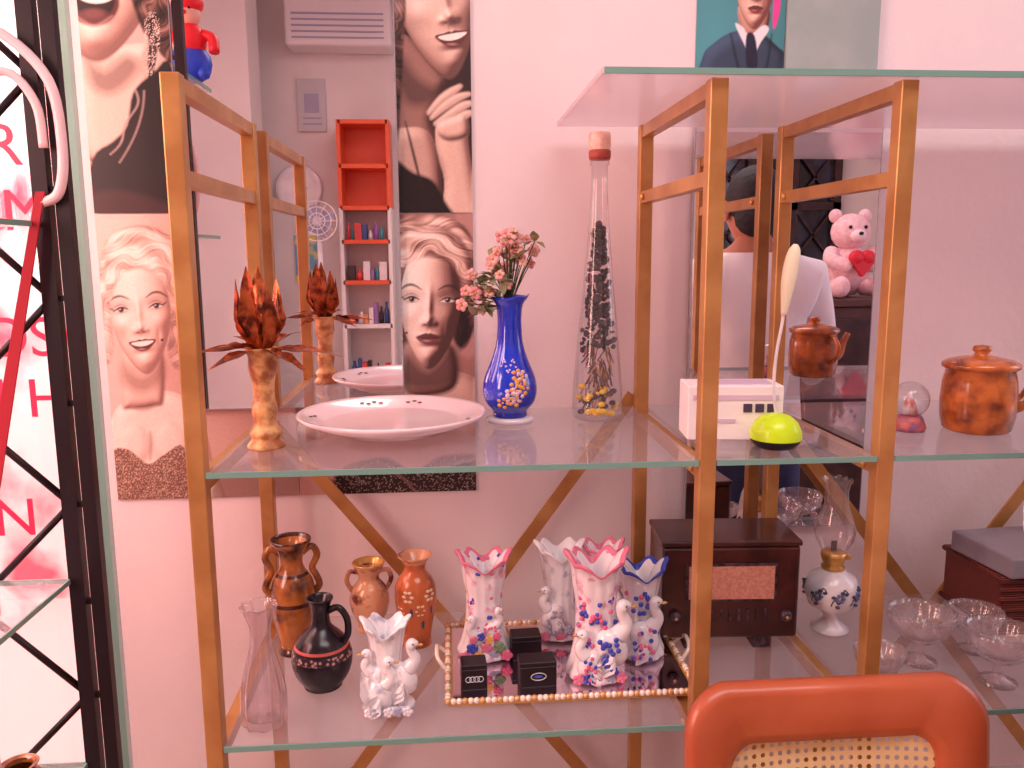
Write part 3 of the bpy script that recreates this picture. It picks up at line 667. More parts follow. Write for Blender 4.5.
# tray
b=Bd('mirror_tray')
x0,x1,y0,y1=-.013,.375,1.165,1.425
b.box(((x0+x1)/2,(y0+y1)/2,.004),(x1-x0,y1-y0,.008),M['gold'],bev=.002)
b.add([(x0+.008,y0+.008,.0088),(x1-.008,y0+.008,.0088),(x1-.008,y1-.008,.0088),(x0+.008,y1-.008,.0088)],[(0,1,2,3)],mirrorm('tray_mirror',(235,215,225)),False)
cry=pm('crystal_bead',(252,232,214),.08,.1,coat=1);gb=pm('gold_bead',(226,176,120),.25,.4)
n=44
for k in range(n+1):
    for y in(y0,y1): b.ell((x0+(x1-x0)*k/n,y,.009),.0052,gb if k%3==0 else cry,seg=8,rings=6)
n=28
for k in range(1,n):
    for x in(x0,x1): b.ell((x,y0+(y1-y0)*k/n,.009),.0052,gb if k%3==0 else cry,seg=8,rings=6)
for (cx,cy) in((x0-.002,(y0+y1)/2),(x1+.002,(y0+y1)/2)):
    s_=1 if cx>0.1 else -1
    b.tube([(cx,cy-.03,.008),(cx+s_*.014,cy-.022,.024),(cx+s_*.016,cy,.034),(cx+s_*.014,cy+.022,.024),(cx,cy+.03,.008)],.0035,cry,seg=8,n=5)
b.done((0,0,ZL))
TT=ZL+.0088
def rimvase(name,s,h,rim,birds,n=6,fat=1.35,body=None):
    b=Bd(name); b.ell((0,0,.010*s),(.036*s,.032*s,.0102*s),M['white'])
    flute(b,(0,.006,.004),s,rim,n,h,fat,body)
    for (c,bs,f,sp,sd) in birds: bird(b,c,bs,f,sp,sd)
    return b
def spots(b,n,zmax,r,sx=1.0,mats=None,sz=.0045,arc=1.3):
    for k in range(n):
        a=-pi/2+rr.uniform(-arc,arc);z=rr.uniform(.012,zmax)
        b.ell((r*sx*math.cos(a),.004+r*math.sin(a),z),(sz,.003,sz),mats[k%len(mats)],seg=7,rings=4)
yl_=pm('painted_yellow',(236,190,90),.3);gn_=pm('painted_green',(120,150,110),.3)
b=rimvase('porcelain_figurine_vase',1.05,1.0,M['pink'],[((-.012,-.020,.012),.75,-1,[dotp,gy],4),((.012,-.02,.030),.7,1,[dotp],5)],fat=1.6,body=figw)
for k,m in enumerate([M['pink'],dotb,yl_,M['pink'],gy,gn_,dotp]): rose(b,(-.034+.0115*k,-.032,.014+.014*(k%2)),.0095,m)
for k in range(4): rose(b,(-.02+.013*k,-.032,.042+.006*(k%2)),.007,[M['pink'],dotb,yl_,dotp][k])
for k in range(10): 
    a=k*pi/5;b.ell((.035*math.cos(a),.006+.035*math.sin(a),.150+.018*abs(math.cos(a))),(.006,.006,.004),dotb if k%2 else dotp,seg=8,rings=4)
spots(b,26,.13,.0275,mats=[dotp,dotb,M['pink']],sz=.0038)
b.done((.05,1.31,TT))
sp=[dotb,dotp]
b=rimvase('porcelain_figurine_vase',1.15,1.05,M['pink'],[((.020,-.022,.022),1.25,1,[dotb],6),((-.014,-.024,.004),.95,-1,[dotp,dotb],7)],fat=1.55,body=figw)
spots(b,60,.14,.0315,mats=sp)
for k in range(5): rose(b,(-.034+.017*k,-.036,.014),.009,[M['pink'],dotb,dotp,gy,M['pink']][k])
b.done((.225,1.225,TT))
b=rimvase('porcelain_figurine_vase',1.0,.95,M['blueg'],[((.0,-.026,.01),1.15,1,[dotb,dotp],8)],fat=1.5)
spots(b,44,.12,.029,mats=[dotb,dotb,dotp])
b.done((.312,1.285,TT))
b=rimvase('porcelain_figurine_vase',1.0,1.0,M['white'],[((-.016,-.02,.02),.9,-1,[gy],9)],fat=1.5,body=swm)
for k in range(5): rose(b,(-.03+.014*k,-.032,.016+.01*(k%2)),.009,gy if k%2 else M['pink'])
b.done((.185,1.368,TT))
b=rimvase('porcelain_figurine_vase',.9,1.1,M['pink'],[((.01,-.02,.02),.9,1,[dotb],12)],body=figw)
b.done((.262,1.375,TT))
rg=pm('silver_print',(225,225,235),.3,.4);lid=pm('box_lid_line',(90,84,96),.4)
for (x,y,w,logo) in((.028,1.212,.040,1),(.128,1.212,.058,2),(.118,1.30,.05,0)):
    b=Bd('black_gift_box'); b.box((0,0,.021),(w,.035,.042),M['black'],bev=.002); b.box((0,0,.034),(w+.0006,.0356,.0008),lid)
    if logo==1:
        for k in range(4): b.tube([( -.0095+.0063*k+.0045*math.cos(t*pi/6),-.0185,.019+.0045*math.sin(t*pi/6)) for t in range(12)],.0007,rg,seg=5,closed=True)
    if logo==2:
        b.tube([(.012*math.cos(t*pi/8),-.0185,.019+.006*math.sin(t*pi/8)) for t in range(16)],.0007,rg,seg=5,closed=True); b.ell((0,-.0182,.019),(.007,.0005,.0025),dotb,seg=10,rings=5)
    b.done((x,y,TT),(0,0,.05))
# radio
b=Bd('vintage_radio')
rw=pm('radio_dark_wood',(76,36,34),.3,c2=(50,20,22),scale=14,coat=.4);gri=pm('radio_cloth',(214,150,130),.7,c2=(196,128,110),scale=220)
b.box((0,0,.105),(.236,.12,.165),rw,bev=.006);b.box((0,0,.193),(.24,.125,.010),rw,bev=.003)
for sx in(-1,1): b.box((sx*.06,0,.011),(.03,.10,.022),M['dark'])
b.box((0,-.062,.125),(.156,.002,.068),M['dark']);b.box((0,-.064,.125),(.146,.003,.058),gri)
for k in range(9): b.box((-.06+.015*k,-.0612,.066),(.004,.003,.022),M['dark'])
for sx in(-1,1):
    b.ell((sx*.095,-.066,.065),(.010,.008,.010),M['dark'],seg=14,rings=8); b.ell((sx*.095,-.074,.065),(.003,.001,.003),M['gold'],seg=6,rings=4)
b.done((.475,1.365,ZL),(0,0,-.06))
# oil lamp
b=Bd('oil_lamp')
blk=pm('lamp_white_ceramic',(248,242,244),.2,c2=(236,230,238),scale=20,coat=.4);vin=pm('lamp_vine_paint',(70,66,96),.3);vin2=pm('lamp_flower_paint',(120,124,164),.3)
lp=[(.038,.02),(.05,.04),(.07,.047),(.085,.047),(.102,.04),(.112,.024)]
def lr2(z):
    for (z0,r0),(z1,r1) in zip(lp,lp[1:]):
        if z0<=z<=z1: return r0+(r1-r0)*(z-z0)/(z1-z0)
    return .03
b.lathe([(0,0),(.032,0),(.034,.004),(.024,.012),(.013,.022),(.012,.03),(.02,.038),(.04,.05),(.047,.07),(.047,.085),(.04,.102),(.024,.112),(.02,.116),(0,.117)],blk,seg=36)
for a0 in(-2.5,-1.7,-.9,.2,1.4,2.6):
    P=[]
    for t in range(9):
        a=a0-.32+.08*t; z=.062+.030*(t/8)+.008*math.sin(t*1.3); r=lr2(z)+.0006; P.append((r*math.cos(a),r*math.sin(a),z))
    b.tube(P,.0012,vin,seg=5,n=2)
    for t in(1,3,5,7):
        q=Vector(P[t]); b.ell(q+Vector((0,0,.006 if t%4==1 else -.006)),(.0045,.0045,.0030),vin,seg=6,rings=4)
    a=a0;z=.078;r=lr2(z)+.0006
    for q in range(6):
        qa=q*pi/3;aa=a+.13*math.cos(qa);b.ell((r*math.cos(aa),r*math.sin(aa),z+.006*math.sin(qa)),(.0035,.0035,.0032),vin2,seg=6,rings=4)
b.lathe([(0,.115),(.02,.116),(.021,.122),(.016,.126),(.019,.13),(.022,.138),(.022,.148),(.014,.15),(0,.15)],M['gold'],seg=28)
b.ell((.026,0,.136),(.008,.002,.006),M['gold'],seg=8,rings=5)
b.lathe([(.019,.146),(.022,.152),(.033,.172),(.036,.188),(.030,.21),(.021,.235),(.0195,.26),(.022,.276),(.026,.282)],M['pinkglass'],seg=40,fn=lambda r,z,a,t:(r,z+(.003*math.cos(12*a) if t>.95 else 0)))
b.box((0,0,.158),(.01,.003,.02),M['dark'])
b.done((.682,1.37,ZL))
def bowl(x,y,s):
    b=Bd('crystal_dessert_bowl')
    f=lambda r,z,a,t:(r*(1+.035*math.cos(16*a)),z+(.003*math.cos(8*a) if .45<t<.6 else 0))
    b.lathe([(0,0),(.03*s,0),(.031*s,.003*s),(.012*s,.01*s),(.007*s,.02*s),(.009*s,.034*s),(.03*s,.045*s),(.047*s,.062*s),(.054*s,.085*s),(.055*s,.095*s),(.052*s,.095*s),(.05*s,.082*s),(.043*s,.064*s),(.027*s,.05*s),(0,.046*s)],M['pinkglass'],seg=64,fn=f)
    b.done((x,y,ZL))
bowl(.775,1.24,.95);bowl(.862,1.165,.95);bowl(.664,1.165,.7);bowl(.89,1.27,.8)
# basket with electronics
b=Bd('wicker_basket')
wk=pm('red_brown_wicker',(150,66,54),.6,c2=(90,34,30),scale=90,kind='wave',dist=2,bump=.8)
b.box((0,0,.055),(.30,.17,.11),wk,bev=.008)
for z in(.008,.104): b.tube([(-.15,-.085,z),(.15,-.085,z),(.15,.085,z),(-.15,.085,z)],.006,wk,seg=6,closed=True)
for z in(.03,.05,.07,.088): b.tube([(-.151,-.086,z),(.151,-.086,z)],.004,wk,seg=6)
b.done((1.115,1.40,ZL))
b=Bd('dvd_player')
gm=pm('grey_plastic_case',(150,142,152),.35,c2=(126,116,130),scale=10)
b.box((0,0,.02),(.27,.16,.038),gm,bev=.004);b.box((.0,-.081,.02),(.2,.002,.006),M['black'])
b.ell((.11,-.081,.02),(.006,.002,.006),rg)
b.done((1.10,1.39,ZL+.1105),(0,0,.08))
# ------------------------------------------------------------ chair
b=Bd('cane_back_chair')
pl_=pm('rust_brown_plastic',(194,98,60),.35,c2=(180,86,52),scale=6,coat=.2)
def cane_mat():
    m,nt,out=newmat('rattan_cane'); N=nt.nodes.new
    p=N('ShaderNodeBsdfPrincipled'); p.inputs['Base Color'].default_value=(*lin((236,204,152)),1); p.inputs['Roughness'].default_value=.6
    tc=N('ShaderNodeTexCoord'); sx=N('ShaderNodeSeparateXYZ'); nt.links.new(tc.outputs['Object'],sx.inputs[0])
    def saw(o):
        a=N('ShaderNodeMath');a.operation='MULTIPLY';a.inputs[1].default_value=1/.0125;nt.links.new(o,a.inputs[0])
        f=N('ShaderNodeMath');f.operation='FRACT';nt.links.new(a.outputs[0],f.inputs[0])
        s=N('ShaderNodeMath');s.operation='SUBTRACT';s.inputs[1].default_value=.5;nt.links.new(f.outputs[0],s.inputs[0])
        q=N('ShaderNodeMath');q.operation='POWER';q.inputs[1].default_value=2;nt.links.new(s.outputs[0],q.inputs[0]);return q.outputs[0]
    a=N('ShaderNodeMath');a.operation='ADD';nt.links.new(saw(sx.outputs[0]),a.inputs[0]);nt.links.new(saw(sx.outputs[2]),a.inputs[1])
    l=N('ShaderNodeMath');l.operation='LESS_THAN';l.inputs[1].default_value=.065;nt.links.new(a.outputs[0],l.inputs[0])
    t=N('ShaderNodeBsdfTransparent');mx=N('ShaderNodeMixShader');nt.links.new(l.outputs[0],mx.inputs[0]);nt.links.new(p.outputs[0],mx.inputs[1]);nt.links.new(t.outputs[0],mx.inputs[2]);nt.links.new(mx.outputs[0],out.inputs[0])
    return m
def rr_outline(w,z0,z1,r,n=10,bow=.0):
    P=[]
    for cx,cz,a0 in((w/2-r,z1-r,0),(-w/2+r,z1-r,pi/2),(-w/2+r,z0+r,pi),(w/2-r,z0+r,1.5*pi)):
        for k in range(n+1):
            a=a0+pi/2*k/n; x=cx+r*math.cos(a); z=cz+r*math.sin(a)
            if z>(z0+z1)/2: z+=bow*(1-(2*x/w)**2)
            P.append((x,z))
    return P
Ht=.792
outer=rr_outline(.412,.42,Ht-.012,.055,bow=.012);inner=rr_outline(.285,.50,Ht-.092,.03,bow=.012)
n=len(outer)
V=[];F=[]
mid=[((a[0]*.85+c[0]*.15),(a[1]*.85+c[1]*.15)) for a,c in zip(outer,inner)]
mid2=[((a[0]*.2+c[0]*.8),(a[1]*.2+c[1]*.8)) for a,c in zip(outer,inner)]
rings=[(outer,.008),(outer,.022),(mid,.030),(mid2,.028),(inner,.022),(inner,.006),(mid2,-.000),(mid,-.001)]
for P_,yy in rings:
    for (x,z) in P_: V.append((x,yy+.03*(1-(x/.206)**2)+(Ht-z)*-.12,z))
R_=len(rings)
for i in range(R_):
    for j in range(n):
        k=(j+1)%n;i2=(i+1)%R_;F.append((i*n+j,i*n+k,i2*n+k,i2*n+j))
b.add(V,F,pl_)
cane=cane_mat()
gx=24;V=[];F=[]
for j in range(17):
    for i in range(gx+1):
        x=-.143+.286*i/gx; z=.502+(Ht-.098-.502+ .012*(1-(x/.143)**2)*1.0)*j/16
        V.append((x,.014+.03*(1-(x/.206)**2)+(Ht-z)*-.12,z))
for j in range(16):
    for i in range(gx): F.append((j*(gx+1)+i,j*(gx+1)+i+1,(j+1)*(gx+1)+i+1,(j+1)*(gx+1)+i))
b.add(V,F,cane)
b.box((0,-.24,.43),(.43,.43,.04),pl_,bev=.015)
b.box((0,-.24,.451),(.33,.33,.004),pm('cane_seat_cream',(226,186,130),.6))
for sx in(-1,1):
    b.tube([(sx*.19,-.03,.46),(sx*.195,-.02,.2),(sx*.2,0,.0)],[.02,.018,.014],pl_,seg=12,n=3)
    b.tube([(sx*.19,-.42,.43),(sx*.2,-.43,.2),(sx*.205,-.44,.0)],[.018,.016,.013],pl_,seg=12,n=3)
    b.tube([(sx*.195,-.03,.22),(sx*.2,-.43,.22)],.009,pl_,seg=8)
b.done((.504,.965,0),(0,0,0))
# ------------------------------------------------------------ black tower at the left
b=Bd('black_metal_display_tower')
tx0,tx1,ty0,ty1=-.95,-.575,.88,1.25; bm_=M['black']
for x,y in((tx0,ty0),(tx0,ty1),(-.715,ty0)): b.box((x,y,1.1),(.018,.018,2.2),bm_)
b.box((tx1,ty1,1.1),(.022,.018,2.2),bm_); b.box((tx1+.029,ty1,1.1),(.020,.016,2.2),bm_)
k=0;z=.05;step=.155
while z<2.1:
    b.box((tx1+.015,ty1,z),(.02,.008,.008),bm_)
    a,c=((tx1,z),(tx0+.22,z+step)) if k%2==0 else ((tx0+.22,z),(tx1,z+step))
    b.tube([(a[0],ty1,a[1]),(c[0],ty1,c[1])],.0055,bm_,seg=7)
    a,c=((ty0,z),(ty1,z+step)) if k%2==0 else ((ty1,z),(ty0,z+step))
    b.tube([(tx0,a[0],a[1]),(tx0,c[0],c[1])],.0055,bm_,seg=7)
    z+=step;k+=1
b.box((tx0+.22,ty1,1.1),(.014,.014,2.2),bm_)
for z in(.3,.56,.865,1.40,1.76):
    b.box(((tx0+tx1)/2,(ty0+ty1)/2,z-.004),(tx1-tx0-.02,ty1-ty0-.02,.008),M['glass'])
    b.box((tx1-.009,(ty0+ty1)/2,z-.004),(.003,ty1-ty0-.02,.008),M['gedge'])
    b.box(((tx0+tx1)/2,ty1-.008,z-.004),(tx1-tx0-.02,.003,.008),M['gedge'])
b.done()
b=Bd('white_cable'); wt=pm('white_tube',(250,215,220),.3); b.tube([(-.66,1.22,1.66),(-.60,1.225,1.65),(-.545,1.23,1.59),(-.535,1.232,1.50),(-.545,1.233,1.44),(-.57,1.234,1.425)],.007,wt,seg=10,n=6)
b.tube([(-.66,1.22,1.57),(-.60,1.225,1.60),(-.565,1.23,1.56),(-.56,1.232,1.50)],.006,wt,seg=10,n=6); b.done()
b=Bd('red_strap'); 
b.add([(-.575,1.228,1.44),(-.563,1.228,1.44),(-.65,1.20,1.02),(-.67,1.20,1.02),(-.575,1.231,1.44),(-.563,1.231,1.44),(-.65,1.203,1.02),(-.67,1.203,1.02)],[(0,1,2,3),(4,5,6,7),(0,4,7,3),(1,5,6,2)],pm('dark_red_cloth',(170,24,46),.7),False);b.done()
b=Bd('small_brown_pot'); b.lathe([(0,0),(.022,0),(.034,.02),(.038,.04),(.03,.06),(.02,.07),(.026,.08),(.018,.078)],amber,seg=28,smooth_prof=4); b.done((-.62,1.12,.56))
b=Bd('perfume_bottle'); b.box((0,0,.03),(.05,.025,.06),M['pinkglass'],bev=.005); b.lathe([(.01,.06),(.01,.085),(0,.086)],M['gold'],seg=14); b.done((-.64,1.10,.865))
b=Bd('clown_doll')
cr_=pm('doll_red',(236,36,52),.4);cb=pm('doll_blue',(40,80,220),.4);sk=pm('doll_face',(240,190,170),.5)
b.X=Matrix.Scale(1.15,4)
b.ell((0,0,.04),(.045,.035,.04),cb);b.ell((0,0,.085),(.036,.03,.040),cr_);b.ell((0,0,.14),.027,sk);b.ell((0,0,.162),(.034,.034,.026),cr_);b.ell((.012,0,.187),(.014,.014,.024),cr_)
for s_ in(-1,1): b.tube([(s_*.025,0,.1),(s_*.05,.01,.09),(s_*.055,.02,.06)],.011,cr_,n=3);b.tube([(s_*.02,0,.03),(s_*.035,.03,.015),(s_*.04,.05,.012)],.012,cb,n=3)
b.ell((0,.026,.138),.005,cr_,seg=8,rings=5)
for s_ in(-1,1): b.ell((s_*.01,.024,.147),.003,M['black'],seg=6,rings=4)
b.done((-.612,.95,1.76))
# ------------------------------------------------------------ room behind (seen in mirrors)
b=Bd('bookcase')
rc=pm('red_orange_laminate',(236,96,56),.4)
bx0,bx1,by0,by1=-.575,-.315,-1.72,-1.50
for x in(bx0,bx1): 
    b.box((x,(by0+by1)/2,1.83),(.02,by1-by0,.46),rc); b.box((x,(by0+by1)/2,.8),(.02,by1-by0,1.6),M['wall2'])
for z in(.04,.35,.66,.96,1.2,1.42,1.60,1.82,2.05): b.box(((bx0+bx1)/2,(by0+by1)/2,z),(bx1-bx0,by1-by0,.022),rc if z in(2.05,1.82,1.60,1.42,1.2) else M['wall2'])
b.box(((bx0+bx1)/2,by0+.005,1.84),(bx1-bx0,.01,.44),rc);b.box(((bx0+bx1)/2,by0+.005,.81),(bx1-bx0,.01,1.6),M['wall2']);b.done()
rr=random.Random(21)
b=Bd('shelf_goods')
cols=[pm('goods_%d'%i,c,.5) for i,c in enumerate([(60,90,150),(235,225,230),(80,180,190),(60,40,50),(235,225,230),(230,140,80),(150,110,180),(220,80,80)])]
for z in(.36,.67,.972,1.212,1.432):
    x=bx0+.02
    while x<bx1-.045:
        w=rr.uniform(.02,.045);h=rr.uniform(.04,.12)
        if rr.random()<.5: b.box((x+w/2,by1-.06,z+h/2),(w-.004,.06,h),rr.choice(cols))
        else:
            r=(w-.004)/2; b.lathe([(0,0),(r,0),(r,h*.6),(r*.5,h*.75),(r*.5,h),(0,h)],rr.choice(cols),c=(x+w/2,by1-.06,z),seg=12)
        x+=w
b.done()
b=Bd('air_conditioner'); acw=pm('ac_white',(240,236,238),.35)
b.box((-.56,YB+.11,2.56),(.56,.20,.24),acw,bev=.02)
for k in range(5): b.box((-.56,YB+.215,2.48+.03*k),(.48,.006,.008),gy)
b.done()
b=Bd('notice_board'); b.box((-.74,YB+.012,2.17),(.15,.02,.28),pm('board_grey',(206,206,210),.5))
b.box((-.74,YB+.024,2.18),(.08,.004,.1),gy)
for k in range(2): b.box((-.74,YB+.024,2.07+.03*k),(.10,.003,.008),gy)
b.done()
b=Bd('wall_clock'); b.X=Matrix.Translation((-.83,YB+.03,1.72))@Matrix.Rotation(-pi/2,4,'X'); b.lathe([(0,-.025),(.12,-.025),(.13,.0),(.125,.01),(.105,.004),(0,.004)],M['white'],seg=40)
b.box((0,.03,.008),(.006,.07,.004),gy);b.box((.025,0,.008),(.05,.006,.004),gy); b.done()
b=Bd('electric_fan'); b.X=Matrix.Translation((-.66,-1.25,1.52))
for r in(.04,.07,.10): b.tube([(r*math.cos(t*pi/12),.03,r*math.sin(t*pi/12)) for t in range(24)],.003,M['white'],seg=5,closed=True)
for t in range(12): b.tube([(0,.035,0),(.10*math.cos(t*pi/6),.03,.10*math.sin(t*pi/6))],.002,M['white'],seg=5)
for t in range(4):
    a=t*pi/2+.4; b.leaf((0,.01,0),(math.cos(a),0,math.sin(a)),.09,.08,gy,bend=.1,up=(0,1,0))
b.ell((0,-.03,0),(.04,.06,.04),M['white']);b.tube([(0,-.03,0),(0,-.03,-1.48)],.014,M['white'],seg=10);b.lathe([(0,-1.52),(.16,-1.52),(.15,-1.49),(0,-1.48)],M['white']);b.done()
b=Bd('wall_print'); b.box((-.80,YB+.008,1.33),(.14,.012,.26),pm('print_yellow',(236,226,120),.5,c2=(110,180,215),scale=9,lo=.45,hi=.55)); b.done()
b=Bd('support_pillar'); b.box((-1.12,-1.3,H/2),(.34,.25,H-.01),M['wall2']); b.done()
# dark window on far wall
b=Bd('window_2'); dw=pm('dark_carved_wood',(46,24,28),.4,c2=(66,38,38),scale=20); dg=pm('dark_pane',(24,22,34),.1,c2=(56,60,84),scale=3)
x0,x1,z0,z1=1.50,2.28,.95,1.95
b.box(((x0+x1)/2,YB+.012,(z0+z1)/2),(x1-x0,.02,z1-z0),dg)
for x in np.linspace(x0,x1,4): b.box((x,YB+.035,(z0+z1)/2),(.045,.04,z1-z0+.05),dw)
for z in np.linspace(z0,z1,4): b.box(((x0+x1)/2,YB+.035,z),(x1-x0+.05,.04,.045),dw)
for i in range(3):
    for j in range(3):
        xa=x0+i*(x1-x0)/3;xb=xa+(x1-x0)/3;za=z0+j*(z1-z0)/3;zb=za+(z1-z0)/3
        b.bar((xa,YB+.04,za),(xb,YB+.04,zb),.014,.012,dw);b.bar((xa,YB+.04,zb),(xb,YB+.04,za),.014,.012,dw)
b.done()
b=Bd('side_cabinet'); cw=pm('cabinet_dark',(90,50,48),.4,c2=(70,36,36),scale=10)
b.box((1.66,-.22,.59),(.6,.42,1.10),cw,bev=.006);b.box((1.66,-.22,1.155),(.64,.46,.03),cw,bev=.004)
for s_ in(-1,1): b.box((1.66+s_*.148,-.005,.62),(.27,.012,.95),dw,bev=.004);b.ell((1.66+s_*.03,.008,.65),.012,M['gold'])
for sx in(-1,1):
    for sy in(-1,1): b.box((1.66+sx*.27,-.22+sy*.18,.02),(.05,.05,.04),cw)
b.done()
b=Bd('teddy_bear'); tp=pm('pink_plush',(252,214,218),.9,c2=(244,192,200),scale=60,bump=1);rh=pm('red_heart',(220,30,52),.5)
b.X=Matrix.Scale(1.06,4)
b.ell((0,0,.10),(.085,.07,.10),tp);b.ell((0,.01,.245),(.075,.065,.07),tp);b.ell((0,.07,.23),(.03,.025,.024),pm('pale_plush',(252,226,230),.9));b.ell((0,.095,.238),(.009,.006,.007),M['black'])
for s_ in(-1,1):
    b.ell((s_*.058,0,.305),(.027,.015,.027),tp);b.ell((s_*.03,.068,.262),.007,M['black'],seg=8,rings=6)
    b.tube([(s_*.07,.01,.17),(s_*.09,.05,.14),(s_*.05,.09,.12)],[.028,.028,.026],tp,seg=12,n=4);b.ell((s_*.05,.09,.12),.027,tp)
    b.tube([(s_*.05,.03,.04),(s_*.08,.10,.035),(s_*.09,.14,.04)],[.035,.034,.034],tp,seg=12,n=4);b.ell((s_*.09,.14,.042),(.034,.025,.040),tp)
    b.ell((s_*.021,.11,.148),(.031,.02,.029),rh)
b.prism([(-.050,.140),(.050,.140),(0,.078)],'y',.098,.124,rh)
b.done((1.625,-.20,1.17))
# ------------------------------------------------------------ man standing (seen in mirror)
root=bpy.data.objects.new('man',None); scene.collection.objects.link(root); root.location=(.858,.785,-.015); root.rotation_euler=(0,0,.05)
J=[];E=[];Rd=[]
def jn(p,r,parent=None):
    J.append(p);Rd.append(r if isinstance(r,tuple) else (r,r)); i=len(J)-1
    if parent is not None: E.append((parent,i))
    return i
pel=jn((0,0,.82),(.155,.12)); wa=jn((0,.0,.98),(.15,.12),pel); ch=jn((0,.01,1.16),(.16,.12),wa); ub=jn((0,.015,1.29),(.13,.10),ch); nk=jn((0,.01,1.38),(.055,.055),ub); nt_=jn((0,-.005,1.43),(.052,.052),nk)
for s_ in(-1,1):
    sh=jn((s_*.165,.015,1.30),.06,ub); el=jn((s_*.205,.03,1.05),.045,sh); wr=jn((s_*.175,-.17,.93),.028,el); pa=jn((s_*.165,-.235,.915),(.036,.018),wr)
    for k,(dx,l) in enumerate(((-.027,.062),(-.009,.075),(.009,.08),(.027,.07))):
        f1=jn((s_*.165+dx,-.27,.912),.0095,pa);f2=jn((s_*.165+dx,-.27-l*.5,.900),.0088,f1);jn((s_*.165+dx*.9,-.27-l*.75,.875),.0078,f2)
    t1=jn((s_*.165-s_*.035,-.225,.90),.012,pa);jn((s_*.165-s_*.045,-.265,.885),.0095,t1)
    hp=jn((s_*.085,0,.76),.092,pel);kn=jn((s_*.095,-.01,.43),.062,hp);an=jn((s_*.10,.02,.11),.042,kn);he=jn((s_*.10,.01,.058),.04,an);jn((s_*.115,-.15,.05),.034,he)
me=bpy.data.meshes.new('body'); me.from_pydata(J,E,[]); ob=bpy.data.objects.new('body',me); scene.collection.objects.link(ob); ob.parent=root
bpy.context.view_layer.objects.active=ob
sm=ob.modifiers.new('Skin','SKIN'); sv=me.skin_vertices[0].data
for i,r in enumerate(Rd): sv[i].radius=r; sv[i].use_root=(i==0)
sm.use_smooth_shade=True; ss=ob.modifiers.new('Sub','SUBSURF'); ss.levels=2;ss.render_levels=2
m,nt,out=newmat('man_clothes'); N=nt.nodes.new
p=N('ShaderNodeBsdfPrincipled');p.inputs['Roughness'].default_value=.8;nt.links.new(p.outputs[0],out.inputs[0])
tc=N('ShaderNodeTexCoord');sx=N('ShaderNodeSeparateXYZ');nt.links.new(tc.outputs['Object'],sx.inputs[0])
def gt(o,v,op='GREATER_THAN'):
    a=N('ShaderNodeMath');a.operation=op;a.inputs[1].default_value=v;nt.links.new(o,a.inputs[0]);return a.outputs[0]
def mul(o,q):
    a=N('ShaderNodeMath');a.operation='MULTIPLY';nt.links.new(o,a.inputs[0]);nt.links.new(q,a.inputs[1]);return a.outputs[0]
def mixc(f,a,c):
    x=N('ShaderNodeMix');x.data_type='RGBA';nt.links.new(f,x.inputs[0])
    if isinstance(a,tuple): x.inputs[6].default_value=(*lin(a),1)
    else: nt.links.new(a,x.inputs[6])
    x.inputs[7].default_value=(*lin(c),1); return x.outputs[2]
Zo=sx.outputs[2];ab=N('ShaderNodeMath');ab.operation='ABSOLUTE';nt.links.new(sx.outputs[0],ab.inputs[0])
c=mixc(gt(Zo,.78),(54,66,106),(252,248,254))
c=mixc(gt(Zo,1.365),c,(190,126,102))
c=mixc(mul(gt(ab.outputs[0],.135),mul(gt(Zo,1.09,'LESS_THAN'),gt(sx.outputs[1],-.02,'LESS_THAN'))),c,(190,126,102))
c=mixc(gt(Zo,.095,'LESS_THAN'),c,(40,30,34))
nt.links.new(c,p.inputs['Base Color'])
n1=N('ShaderNodeTexNoise');n1.inputs['Scale'].default_value=7;bp=N('ShaderNodeBump');bp.inputs['Strength'].default_value=.7;bp.inputs['Distance'].default_value=.03
nt.links.new(tc.outputs['Object'],n1.inputs[0]);nt.links.new(n1.outputs[0],bp.inputs['Height']);nt.links.new(bp.outputs[0],p.inputs['Normal'])
me.materials.append(m)
b=Bd('head'); skn=pm('skin',(190,126,102),.5);hr=pm('black_hair',(20,14,20),.7,c2=(36,30,38),scale=80,bump=.8)
b.ell((0,-.01,1.49),(.075,.092,.105),skn,seg=24,rings=16);b.ell((0,-.045,1.43),(.05,.05,.045),skn)
b.ell((0,.010,1.515),(.083,.094,.090),hr,seg=24,rings=14);b.ell((0,.045,1.46),(.070,.055,.055),hr)
b.ell((0,-.105,1.475),(.012,.016,.02),skn,seg=10,rings=6);b.ell((0,-.093,1.435),(.024,.008,.006),pm('lips',(150,70,66),.5),seg=10,rings=6)
for s_ in(-1,1):
    b.ell((s_*.08,.005,1.48),(.010,.018,.03),skn,seg=10,rings=8)
    b.ell((s_*.03,-.092,1.493),(.013,.008,.007),M['white'],seg=10,rings=6);b.ell((s_*.03,-.099,1.493),(.005,.003,.005),M['black'],seg=8,rings=6);b.ell((s_*.03,-.094,1.512),(.018,.006,.004),hr,seg=8,rings=5)
h=b.done(); h.parent=root
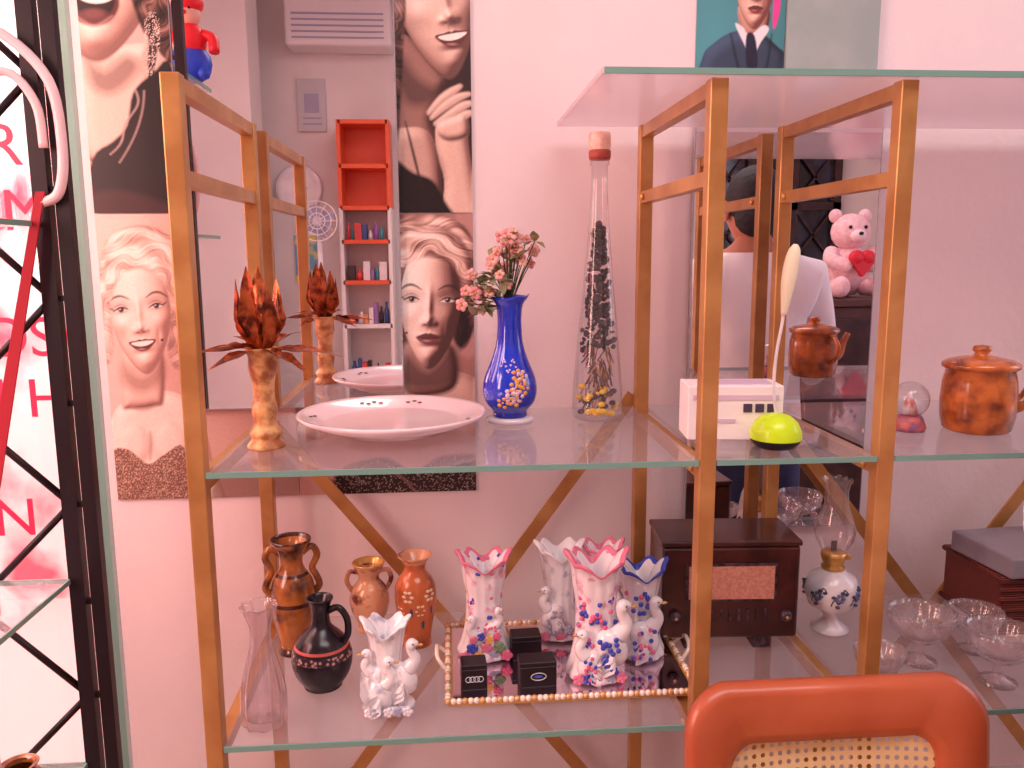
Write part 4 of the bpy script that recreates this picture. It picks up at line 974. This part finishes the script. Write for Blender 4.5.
# ------------------------------------------------------------ lights
def area(name,loc,rot,sx,sy,pw,col):
    l=bpy.data.lights.new(name,'AREA');l.shape='RECTANGLE';l.size=sx;l.size_y=sy;l.energy=pw;l.color=col
    o=bpy.data.objects.new(name,l);o.location=loc;o.rotation_euler=rot;scene.collection.objects.link(o);return o
def aim(o,t): o.rotation_euler=(Vector(t)-o.location).to_track_quat('-Z','Y').to_euler()
k=area('shop_window_light',(-1.68,.35,1.75),(0,0,0),1.0,1.2,54,(1,.60,.52)); aim(k,(.2,1.3,1.1))
f=area('ceiling_fill_light',(.5,.1,2.72),(0,0,0),1.4,.7,21,(1,.91,.90));  # unseen fill lamp added under the ceiling to lift the room
r_=area('right_fill_light',(2.6,1.0,1.75),(0,0,0),.8,1.2,10,(.88,.82,1)); aim(r_,(.8,1.1,1.15))  # unseen lavender lamp added at the right to brighten the man's back
n_=area('left_accent_light',(-1.25,1.30,1.75),(0,0,0),.4,.7,7,(1,.56,.42)); aim(n_,(-.2,1.5,1.25))  # unseen warm lamp added to brighten the left wall and posts
g_=area('tower_red_accent_light',(-1.05,1.00,1.25),(0,0,0),.2,.6,2.2,(1,.10,.16)); aim(g_,(-.56,1.28,1.2))  # unseen red lamp added to give the tower a red glow
o_=area('outdoor_daylight',(-1.9,1.9,3.2),(0,0,0),2.5,1.0,165,(1,.86,.84)); aim(o_,(-1.5,3.2,1.2))
w=bpy.data.worlds.new('World');scene.world=w;w.use_nodes=True
w.node_tree.nodes['Background'].inputs[0].default_value=(1,.82,.84,1);w.node_tree.nodes['Background'].inputs[1].default_value=1.0
# ------------------------------------------------------------ camera
yaw,pit,rol=.0751,.1566,-.0058
sy,cy,sp,cp=math.sin(yaw),math.cos(yaw),math.sin(pit),math.cos(pit)
Fv=Vector((sy*cp,cy*cp,-sp));Rv=Vector((cy,-sy,0));Uv=Vector((sy*sp,cy*sp,cp))
R2=Rv*math.cos(rol)+Uv*math.sin(rol);U2=-Rv*math.sin(rol)+Uv*math.cos(rol)
cam=bpy.data.cameras.new('camera');cam.sensor_width=36;cam.lens=823.99/1024*36;cam.clip_start=.02
co=bpy.data.objects.new('camera',cam);scene.collection.objects.link(co)
mt=Matrix((R2,U2,-Fv)).transposed().to_4x4();mt.translation=(0,0,CZ);co.matrix_world=mt
scene.camera=co
scene.view_settings.view_transform='Standard'
